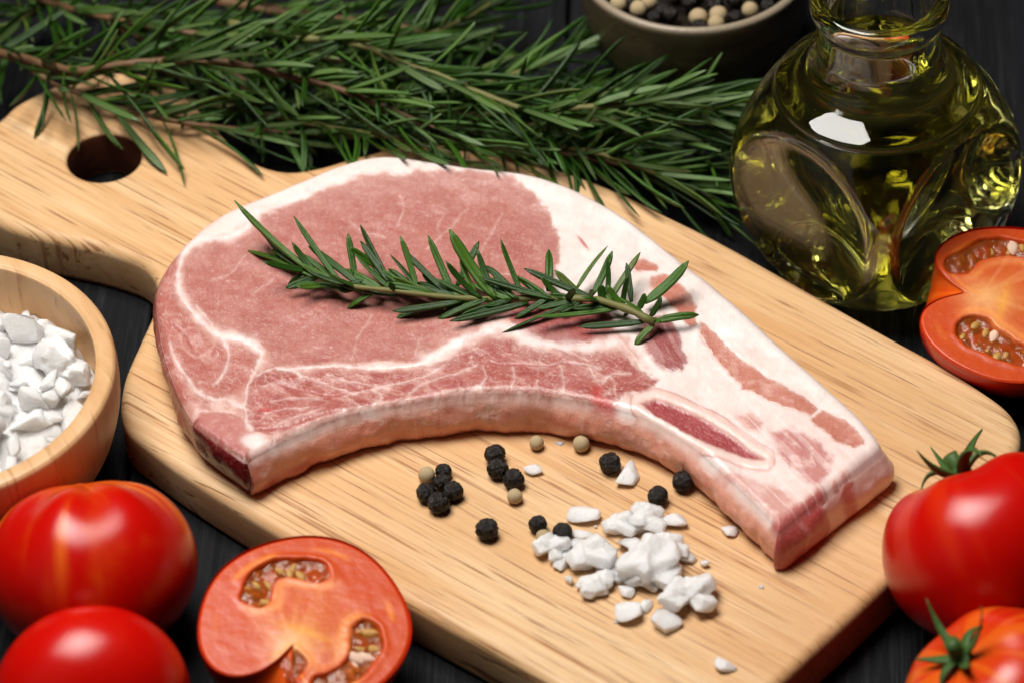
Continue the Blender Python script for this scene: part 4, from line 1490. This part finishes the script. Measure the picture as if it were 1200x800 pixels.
# ------------------------------------------------------------------ pepper bowl
PBH = 0.042
pc = P(814, -50, PBH); pc.z = 0
me = mesh_np('pepper_bowl', *lathe(prof_cm(
    [(0, 0.0), (1.7, 0.0), (1.85, 0.1), (1.95, 0.35), (2.5, 0.8), (3.05, 1.7), (3.3, 2.7), (3.38, 3.6), (3.40, 4.05), (3.36, 4.18), (3.27, 4.22), (3.18, 4.18), (3.13, 4.05), (3.08, 3.4), (2.9, 2.4), (2.4, 1.4), (1.5, 0.9), (0, 0.8)], 5), 96))
clean(me)
cz = np.array([v.co.z for v in me.vertices]); cr = np.array([math.hypot(v.co.x, v.co.y) for v in me.vertices])
rimm = sstep(0.0400, 0.0416, cz) * 0.9
set_color(me, 'Col', np.repeat(rimm[:, None], 3, 1))
pb = link('pepper_bowl', me, M['ceramic'], None, pc)
pb.scale = (1.05, 1.05, 1.0)
tag(pb, 'dark brown glazed stoneware bowl of peppercorns behind the rosemary', 'bowl')
pf = link('pepper', fill_mesh('pepper', [(0, .0355), (.012, .0352), (.022, .0345), (.0310, .0335)], 0.001, 200, 3), M['pep_b'], None, pc)
tag(pf, 'mass of small black pepper beneath the peppercorns in the bowl', 'pepper', None, 'stuff')
GB = 'peppercorns in the stoneware bowl'
pl_ = []
for i in range(260):
    r = 0.029 * math.sqrt(rgp.random()); a = rgp.uniform(0, 6.28)
    x, y = r * math.cos(a), r * math.sin(a)
    if all(math.hypot(x - q[0], y - q[1]) > 0.0042 for q in pl_):
        pl_.append((x, y))
for i, (x, y) in enumerate(pl_):
    white = rgp.random() < 0.46
    d = rgp.uniform(0.0044, 0.0058)
    put_pepper(pc.x + x, pc.y + y, 0.0372 + rgp.uniform(-.0005, .0018), d, white,
               'pale peppercorn lying in the stoneware bowl' if white else 'dark peppercorn lying in the stoneware bowl', GB + (', pale' if white else ', dark'))

# ------------------------------------------------------------------ oil bottle
def build_bottle():
    front = P(1026, 363, 0.0)
    Rb = 0.0262
    c = Vector((front.x, front.y + Rb, 0))
    root = empty('oil_bottle', c)
    tag(root, 'squat round glass bottle with dimpled sides full of yellow oil', 'bottle')
    outer = [(0, 0.22), (1.6, 0.20), (2.2, 0.08), (2.45, 0.0), (2.7, 0.06), (3.05, 0.35), (3.6, 1.05), (4.02, 1.95), (4.2, 2.8), (4.22, 3.5), (4.10, 4.3), (3.84, 5.0), (3.46, 5.6), (3.14, 5.98),
             (2.99, 6.13), (2.94, 6.20), (2.93, 6.28), (2.88, 6.36), (2.78, 6.42), (2.60, 6.50), (2.40, 6.60), (2.18, 6.74), (1.98, 6.95), (1.84, 7.25), (1.76, 7.65), (1.74, 8.1), (1.74, 8.45), (1.75, 8.60),
             (1.80, 8.74), (1.90, 8.90), (1.95, 9.12), (1.92, 9.34), (1.82, 9.48), (1.68, 9.52), (1.55, 9.47), (1.46, 9.35), (1.42, 9.1)]
    inner = [(1.40, 8.5), (1.39, 7.9), (1.42, 7.4), (1.55, 7.0), (1.80, 6.68), (2.15, 6.40), (2.55, 6.10), (2.95, 5.66), (3.36, 5.05), (3.70, 4.28), (3.86, 3.5), (3.84, 2.8), (3.66, 2.0), (3.25, 1.2), (2.7, 0.7), (2.2, 0.52), (1.2, 0.5), (0, 0.55)]
    C0 = Vector((0, 0, 0.031))
    facets = [Vector((math.cos(a), math.sin(a), 0.02)).normalized() for a in [math.radians(45 + 90 * k + 1.5) for k in range(4)]]

    def clip(dpl):
        def fn(p, th):
            q = p - C0
            if p.z < 0.0605:
                for f in facets:
                    s = q.dot(f)
                    if s > dpl - 0.0016:
                        # slightly hollow facet
                        rad2 = min((q * (dpl / s) - f * dpl).length_squared, 0.00072)
                        dd = dpl - max(0.0, 0.0058 * (1 - rad2 / 0.00072))
                        kk_ = 0.0016
                        hh_ = max(kk_ - abs(s - dd), 0.0) / kk_
                        q = q * ((min(s, dd) - hh_ * hh_ * kk_ * 0.25) / s)
            return C0 + q
        return fn
    NSEG = 320
    out_me = mesh_np('glass', *lathe(prof_cm(outer + inner, 5), NSEG))
    # facets: outer plane and inner plane
    co = np.array([v.co[:] for v in out_me.vertices])
    n_out = (len(outer) - 1) * 5 + 1
    npr = len(prof_cm(outer + inner, 5))
    f_o, f_i = clip(0.0322), clip(0.0292)
    for i, v in enumerate(out_me.vertices):
        v.co = (f_o if (i % npr) < n_out else f_i)(v.co.copy(), 0)
    clean(out_me)
    link('glass', out_me, M['glass'], root)
    # oil, reaching a hair into the glass wall
    lvl = 7.45
    oil_pr = [(r, z) for r, z in inner if z < lvl - 0.02]
    oil_pr = [(1.418, lvl)] + oil_pr
    pr = [(0.0, lvl * cmk), (0.010, lvl * cmk), (0.0132, lvl * cmk), (0.0140, lvl * cmk + 0.0003)] + [(r + 0.00012 if r > 0.001 else 0, z - (0.00012 if z < 0.008 else 0)) for r, z in prof_cm(oil_pr, 5)]
    om = mesh_np('oil', *lathe(pr, NSEG))
    f_oil = clip(0.02932)
    for v in om.vertices:
        v.co = f_oil(v.co.copy(), 0)
    clean(om)
    o = link('oil', om, M['oil'], root)
    o['label'] = 'clear yellow oil filling the bottle to the neck'
    return root


build_bottle()


# ------------------------------------------------------------------ tomatoes
def tomato_mesh(seed, lobes, depth, squash, dimple, blossom=0.0):
    """unit radius tomato, stem end +Z"""
    rg = random.Random(seed)
    NSEG, NR = 128, 72
    ph0 = rg.uniform(0, 6.28)
    V, C = [], []
    for k in range(NSEG):
        th = 2 * math.pi * k / NSEG
        lob = 0.5 * math.cos(lobes * th + ph0) + 0.3 * math.cos((lobes - 2) * th + ph0 * 2.3) + 0.2 * math.cos(2 * th + ph0 * 0.7)
        for j in range(NR + 1):
            f = math.pi * j / NR
            r = math.sin(f) ** 0.92
            z = math.cos(f)
            z = (abs(z) ** 1.0) * (1 if z > 0 else -1) * squash
            topw = math.exp(-(f / 0.42) ** 2)
            z -= dimple * topw
            amt = depth * (0.25 + 1.2 * math.exp(-((f - 0.55) / 0.5) ** 2) + 0.5 * math.exp(-((f - math.pi + 0.3) / 0.5) ** 2))
            r *= 1 + amt * lob
            z *= 1 + 0.6 * amt * lob
            z += blossom * math.exp(-((math.pi - f) / 0.35) ** 2)
            V.append(Vector((r * math.cos(th), r * math.sin(th), z)))
            C.append((f, th, lob))
    F = []
    n = NR + 1
    for k in range(NSEG):
        k2 = (k + 1) % NSEG
        for j in range(NR):
            F.append((k * n + j, k * n + j + 1, k2 * n + j + 1, k2 * n + j))
    me = mesh_np('fruit', V, F)
    C = np.array(C)
    f, th = C[:, 0], C[:, 1]
    x, y = np.cos(th), np.sin(th)
    st = sstep(0.10, 0.50, vnoise(x * 6 + 3, y * 6, f * 0.8, seed)) * sstep(1.9, 0.8, f + 0.5 * vnoise(x * 9, y * 9, seed=seed + 2)) + 0.5 * sstep(0.7, 0.1, f)
    st += 0.25 * sstep(0.0, 0.6, fbm(x * 2, y * 2, f * 1.5, seed + 5))
    st = np.clip(st, 0, 1)
    set_color(me, 'Col', np.stack([st, st, st], 1))
    return clean(me)


def sepal_mesh(L, W, curl, rise, seed):
    """one sepal from the origin along +X: thin tapering strip with thickness"""
    rg = random.Random(seed)
    N = 12
    V, F = [], []
    for i in range(N + 1):
        t = i / N
        w = W * (math.sin(math.pi * min(1, (0.18 + 0.82 * t))) ** 0.8 * 0.9 + 0.1) * (1 - 0.6 * t)
        x = L * t * (1 - 0.15 * abs(curl) * t)
        z = rise * L * math.sin(t * 1.7) + curl * L * t * t * t
        sw = 0.12 * L * math.sin(2.5 * t + seed)
        th = 0.0006 * (1 - 0.5 * t)
        for (a, b) in ((-1, 0.25), (0, -0.3), (1, 0.25)):
            V.append((x, sw * t + a * w, z + b * w * 0.6 + th))
        for (a, b) in ((1, 0.25), (0, -0.3), (-1, 0.25)):
            V.append((x, sw * t + a * w, z + b * w * 0.6 - th))
    for i in range(N):
        for j in range(6):
            F.append((i * 6 + j, (i + 1) * 6 + j, (i + 1) * 6 + (j + 1) % 6, i * 6 + (j + 1) % 6))
    F.append(tuple(range(6))); F.append(tuple(range(N * 6, N * 6 + 6))[::-1])
    return clean(mesh_np('sepal', V, F))


def tomato(label, px, py, R, squash, axis, roll, seed, lobes, depth, dimple, mat, calyx=None, group=None, z_extra=0.0):
    """axis: direction of the stem end; stands on the table"""
    ax = Vector(axis).normalized()
    q = ax.to_track_quat('Z', 'Y') @ Matrix.Rotation(roll, 3, 'Z').to_quaternion()
    me = tomato_mesh(seed, lobes, depth, squash, dimple)
    me.materials.append(M[mat])
    Rm = q.to_matrix()
    zmin = min((Rm @ v.co).z for v in me.vertices) * R
    zc = -zmin + z_extra
    c = P(px, py, zc)
    root = empty('tomato', (c.x, c.y, 0))
    tag(root, label, 'tomato', group)
    o = link('fruit', me, None, root)
    o.matrix_basis = Matrix.Translation((0, 0, zc)) @ Rm.to_4x4() @ Matrix.Diagonal((R, R, R, 1))
    if calyx:
        top = (squash - dimple) * R
        Mx = Matrix.Translation((0, 0, zc)) @ Rm.to_4x4() @ Matrix.Translation((0, 0, top + 0.0006))
        V, F = tube([(0, 0, -0.0015), (0, 0, 0.001), (0.0006, 0, 0.004), (0.0016, 0.0005, 0.007)], [0.0042, 0.0032, 0.0019, 0.0021], 12)
        s = link('calyx', clean(mesh_np('calyx', V, F)), M['calyx'], root)
        s.matrix_basis = Mx
        for i, (a, L, W, curl, rise) in enumerate(calyx):
            sp = link('sepal', sepal_mesh(L, W, curl, rise, i + seed), M['calyx'], s)
            sp.matrix_basis = Matrix.Rotation(math.radians(a), 4, 'Z')
    return root


tomato('large whole red tomato with orange streaks in front of the salt bowl', 108, 664, 0.0276, 0.86, (-0.10, 0.66, 0.75), 0.6, 3, 7, 0.042, 0.07, 'tomato', None)
tomato('smooth whole red tomato cut off by the bottom left corner', 108, 820, 0.0252, 0.80, (-0.2, 0.9, -0.3), 0.2, 7, 5, 0.008, 0.05, 'tomato_p', None)
tomato('whole red tomato with green calyx overlapping the right corner of the board', 1160, 640, 0.0285, 0.86, (-0.36, 0.72, 0.60), 0.2, 11, 5, 0.045, 0.20, 'tomato_p',
       [(10, .014, .0022, .5, .25), (75, .017, .0022, -.3, .45), (140, .015, .0024, -.9, .55), (205, .016, .0022, .2, .5), (270, .013, .002, .6, .3), (330, .014, .0022, -.6, .5)])
tomato('orange red tomato with curling green calyx in the bottom right corner', 1172, 826, 0.0265, 0.84, (-0.52, 0.05, 0.85), 0.5, 17, 6, 0.03, 0.12, 'tomato_o',
       [(0, .012, .0016, .3, .15), (62, .014, .0015, .6, .3), (118, .011, .0018, -.3, .25), (175, .014, .0015, .5, .35), (240, .012, .0016, .1, .15), (300, .011, .0016, -.4, .25)])

# half tomatoes ------------------------------------------------------
LOCULES_A = [[(-.69, .25), (-.65, .42), (-.50, .60), (-.28, .71), (-.06, .72), (.03, .61), (-.09, .50), (-.30, .47), (-.42, .34), (-.38, .10), (-.48, .0), (-.62, .03)],
         [(.44, .17), (.55, .26), (.71, .12), (.75, -.08), (.68, -.42), (.50, -.64), (.34, -.71), (.32, -.58), (.45, -.42), (.50, -.19), (.45, -.03)],
         [(-.03, -.47), (.05, -.37), (.17, -.44), (.18, -.58), (.10, -.66), (.02, -.60)]]


LOCULES_B = [[(-.20, -.70), (-.36, -.78), (-.58, -.62), (-.74, -.40), (-.79, -.1), (-.74, .3), (-.56, .35), (-.60, 0), (-.55, -.28), (-.42, -.46), (-.26, -.54)],
             [(.28, -.42), (.42, -.50), (.60, -.40), (.70, -.1), (.72, .3), (.55, .4), (.45, .1), (.38, -.1), (.28, -.22)]]


def half_outline(phi, notch, nw):
    r = 1.0 + 0.03 * np.cos(2 * phi) + 0.018 * np.cos(3 * phi + 0.7) + 0.012 * np.cos(5 * phi)
    dphi = np.abs(((phi - math.pi + math.pi) % (2 * math.pi)) - math.pi)
    return r * (1 - notch * np.exp(-(dphi / nw) ** 1.6))


def half_tomato(label, px, py, zc, R, vs_, e_u, e_v, seed, notch, nw, depth_s, LOC_A):
    """cut face in the (u, v) plane; the stem end lies at -v, the skin bulges along -n"""
    e_v = Vector(e_v).normalized(); e_u = (Vector(e_u) - e_v * Vector(e_u).dot(e_v)).normalized(); n_ = e_u.cross(e_v)
    B = Matrix((e_u, e_v, n_)).transposed()
    rg = random.Random(seed)
    # skin: half of a body of revolution about v
    NF, NA = 90, 64
    V, C = [], []
    ph = np.linspace(0, math.pi, NF + 1)
    for j, p in enumerate(ph):
        rR = half_outline(np.array([p]), notch, nw)[0]; rL = half_outline(np.array([2 * math.pi - p]), notch, nw)[0]
        for k in range(NA + 1):
            a = math.pi * k / NA
            r = rR * (0.5 + 0.5 * math.cos(a)) + rL * (0.5 - 0.5 * math.cos(a))
            lob = 1 + 0.03 * math.sin(a) ** 2 * math.cos(6 * a)
            V.append(Vector((r * math.sin(p) * math.cos(a) * R, r * math.cos(p) * vs_ * R, -r * math.sin(p) * math.sin(a) * R * depth_s * lob)))
            st = 0.15 + 0.6 * math.exp(-((math.pi - p) / 0.5) ** 2) + 0.25 * float(vnoise(np.array([a * 3]), np.array([p * 1.0]), seed=seed)[0])
            C.append((max(0, min(1, st)),) * 3)
    F = []
    n = NA + 1
    for j in range(NF):
        for k in range(NA):
            F.append((j * n + k, (j + 1) * n + k, (j + 1) * n + k + 1, j * n + k + 1))
    skin = mesh_np('skin', V, F)
    set_color(skin, 'Col', np.array(C))
    bm = bmesh.new(); bm.from_mesh(skin); bmesh.ops.remove_doubles(bm, verts=bm.verts, dist=1e-6)
    bmesh.ops.recalc_face_normals(bm, faces=bm.faces)
    for f in bm.faces: f.smooth = True
    # normals should look outwards (away from the middle)
    s = sum(f.normal.dot(f.calc_center_median()) for f in bm.faces)
    if s < 0:
        bmesh.ops.reverse_faces(bm, faces=bm.faces)
    bm.to_mesh(skin); bm.free()
    zmin = min((B @ v.co).z for v in skin.vertices)
    zc = -zmin if zc is None else zc
    c = P(px, py, zc)
    root = empty('tomato_half', (c.x, c.y, 0))
    tag(root, label, 'tomato')
    MB_ = Matrix.Translation((0, 0, zc)) @ B.to_4x4()
    o = link('skin', skin, M['tomato'], root); o.matrix_basis = MB_
    # cut face
    NP, NRr = 260, 90
    phi = np.linspace(0, 2 * math.pi, NP, endpoint=False)
    ro = half_outline(phi, notch, nw)
    s = np.linspace(0, 1, NRr + 1)[1:]
    U = (ro[None, :] * s[:, None] * np.sin(phi)[None, :]); W = (ro[None, :] * s[:, None] * np.cos(phi)[None, :])
    U = np.concatenate([[0], U.ravel()]); W = np.concatenate([[0], W.ravel()])
    S = np.concatenate([[0], np.repeat(s, NP)])
    wu = U + 0.035 * fbm(U * 6, W * 6, seed=seed); ww = W + 0.035 * fbm(U * 6 + 9, W * 6, seed=seed + 3)
    edge = (1 - S) * np.concatenate([[1], np.tile(ro, NRr)])
    dl = np.full(U.shape, 9.0)
    for poly in LOC_A:
        pp = catmull(poly, 5, True)
        dl = np.minimum(dl, sdf(wu, ww, pp))
    cav = sstep(0.02, -0.06, dl)
    h = -0.13 * cav + 0.006 * np.exp(-((dl - 0.03) / 0.035) ** 2) + 0.004 * fbm(U * 7, W * 7, seed=seed + 7)
    h += 0.02 * np.exp(-(np.hypot(U, W + 0.2) / 0.3) ** 2)
    h = h * sstep(0, 0.05, edge) - 0.0 
    h = h - 0.03 * sstep(0.035, 0.0, edge)
    cc = np.zeros(U.shape + (3,)); cc[:] = (0.48, 0.090, 0.018)

    def put(m, col):
        nonlocal cc
        m = m[:, None]
        cc = cc * (1 - m) + np.array(col) * m
    rad = np.hypot(U, W)
    ang = np.arctan2(U, W + 0.35)
    put(sstep(0.62, 0.35, np.hypot(U * 0.95, (W - 0.05))) * 0.8, (0.52, 0.160, 0.055))
    rays = sstep(0.0, 0.6, vnoise(ang * 7 + 20, rad * 1.2, seed=seed + 2))
    put(rays * sstep(0.75, 0.3, rad) * 0.5, (0.62, 0.34, 0.20))
    put(sstep(0.1, 0.5, vnoise(ang * 5, rad * 1.5, seed=seed + 4)) * sstep(0.9, 0.3, rad) * sstep(-0.2, 0.4, W) * 0.45, (0.54, 0.085, 0.05))
    # pale core from the stem scar
    put(np.exp(-(np.hypot(U * 1.1, (W + 0.28) * 0.75) / 0.20) ** 2) * 0.9, (0.68, 0.54, 0.30))
    put(np.exp(-(np.abs(U - 0.05) / 0.26) ** 2) * np.exp(-((W + 0.12) / 0.05) ** 2) * 0.6, (0.74, 0.52, 0.12))
    put(np.exp(-((dl - 0.07) / 0.05) ** 2) * sstep(0.68, 0.45, rad) * 0.55, (0.80, 0.52, 0.24))
    # yellow vascular line in the wall
    put(np.exp(-((edge - 0.17) / 0.03) ** 2) * sstep(-0.1, 0.5, vnoise(phi_all(U, W) * 2, rad * 0, seed=seed + 6)) * 0.6, (0.76, 0.40, 0.06))
    put(sstep(0.10, 0.0, edge) * 0.6, (0.52, 0.075, 0.02))
    put(sstep(0.022, 0.006, edge), (0.48, 0.018, 0.006))
    put(cav, (0.50, 0.075, 0.012))
    put(cav * sstep(0.0, 0.4, fbm(U * 9, W * 9, seed=seed + 9)) * 0.6, (0.42, 0.17, 0.02))
    cc = cc * np.array([1.12, 0.72, 0.46])
    Vf = np.stack([U * R, W * vs_ * R, h * R], 1)
    Ff = [(0, 1 + (k + 1) % NP, 1 + k) for k in range(NP)]
    for j in range(NRr - 1):
        a0 = 1 + j * NP
        for k in range(NP):
            k2 = (k + 1) % NP
            Ff.append((a0 + k, a0 + k2, a0 + NP + k2, a0 + NP + k))
    # skirt joins the skin edge
    fm = mesh_np('cut_face', Vf, Ff)
    bm = bmesh.new(); bm.from_mesh(fm); bmesh.ops.recalc_face_normals(bm, faces=bm.faces)
    if sum(f.normal.z for f in bm.faces) < 0:
        bmesh.ops.reverse_faces(bm, faces=bm.faces)
    bm.to_mesh(fm); bm.free()
    set_color(fm, 'Col', cc)
    face = o = link('cut_face', fm, M['flesh'], root); o.matrix_basis = MB_
    o['label'] = 'juicy cut face with pale core and seed chambers'
    # gel in the chambers and seeds standing in it
    for li, poly in enumerate(LOC_A):
        pp = catmull(poly, 4, True)
        ctr = pp.mean(0)
        NG, NRG = len(pp), 10
        # ribbon-friendly triangulated patch through a small grid clipped to the chamber
        lo, hi = pp.min(0), pp.max(0)
        st = 0.022
        gx, gy = np.meshgrid(np.arange(lo[0], hi[0] + st, st), np.arange(lo[1], hi[1] + st, st), indexing='ij')
        dd = sdf(gx, gy, pp)
        gz = -0.038 + 0.035 * fbm(gx * 9, gy * 9, seed=seed + li)
        ids = np.arange(gx.size).reshape(gx.shape)
        keep = dd < 0.02
        fcs = [(ids[i, j], ids[i + 1, j], ids[i + 1, j + 1], ids[i, j + 1]) for i in range(gx.shape[0] - 1) for j in range(gx.shape[1] - 1)
               if keep[i, j] and keep[i + 1, j] and keep[i + 1, j + 1] and keep[i, j + 1]]
        gm = mesh_np('gel', np.stack([gx.ravel() * R, gy.ravel() * vs_ * R, gz.ravel() * R], 1), fcs)
        bm = bmesh.new(); bm.from_mesh(gm)
        bmesh.ops.delete(bm, geom=[v for v in bm.verts if not v.link_faces], context='VERTS')
        bm.to_mesh(gm); bm.free()
        o = link('gel', gm, M['gel'], face)
        cnt = 0; tries = 0; done = []
        want = 11 if li < 2 else 2
        while cnt < want and tries < 400:
            tries += 1
            u = rg.uniform(lo[0], hi[0]); w = rg.uniform(lo[1], hi[1])
            if sdf(np.array([u]), np.array([w]), pp)[0] > -0.035 or any(math.hypot(u - a, w - b) < 0.085 for a, b in done):
                continue
            done.append((u, w)); cnt += 1
            me = SEEDS[rg.randrange(3)]
            pit = rg.random() < 0.18
            sd = bpy.data.objects.new('seed', PITH[0] if pit else me)
            COL.objects.link(sd); sd.parent = face
            ss = R * rg.uniform(0.042, 0.072) * (1.35 if pit else 1)
            rot = Matrix.Rotation(math.atan2(w, u) + rg.uniform(-.6, .6), 4, 'Z') @ Matrix.Rotation(rg.uniform(-.5, .5), 4, 'X')
            sd.matrix_basis = Matrix.Translation((u * R, w * vs_ * R, (-0.075 + rg.uniform(-.015, .022)) * R)) @ rot @ Matrix.Diagonal((ss * 1.25, ss * 0.75, ss * 0.6, 1))
    return root


def phi_all(U, W):
    return np.arctan2(U, W) + 4


def seed_mesh(seed, mat):
    bm = bmesh.new()
    bmesh.ops.create_icosphere(bm, subdivisions=2, radius=1)
    for v in bm.verts:
        v.co.y *= 1 - 0.35 * max(0, v.co.x)
        v.co *= 1 + 0.12 * float(fbm(np.array([v.co.x * 2 + seed]), np.array([v.co.y * 2]), np.array([v.co.z * 2]), seed)[0])
    for f in bm.faces: f.smooth = True
    me = bpy.data.meshes.new('seed'); bm.to_mesh(me); bm.free()
    me.materials.append(M[mat])
    return me


SEEDS = [seed_mesh(i, 'seed') for i in range(3)]
PITH = [seed_mesh(9, 'pith')]
half_tomato('halved tomato lying cut side up against the front edge of the board', 357, 728, None, 0.0285, 0.93, (0.985, 0.05, -0.10), (0.30, 0.945, 0.10), 5, 0.66, 0.27, 0.92, LOCULES_A)
half_tomato('halved tomato leaning cut side up at the right edge beside the oil bottle', 1190, 355, None, 0.0282, 1.0, (-0.30, -0.90, -0.16), (0.94, -0.22, -0.06), 8, 0.46, 0.24, 0.9, LOCULES_B)

print('objects', len(bpy.data.objects))
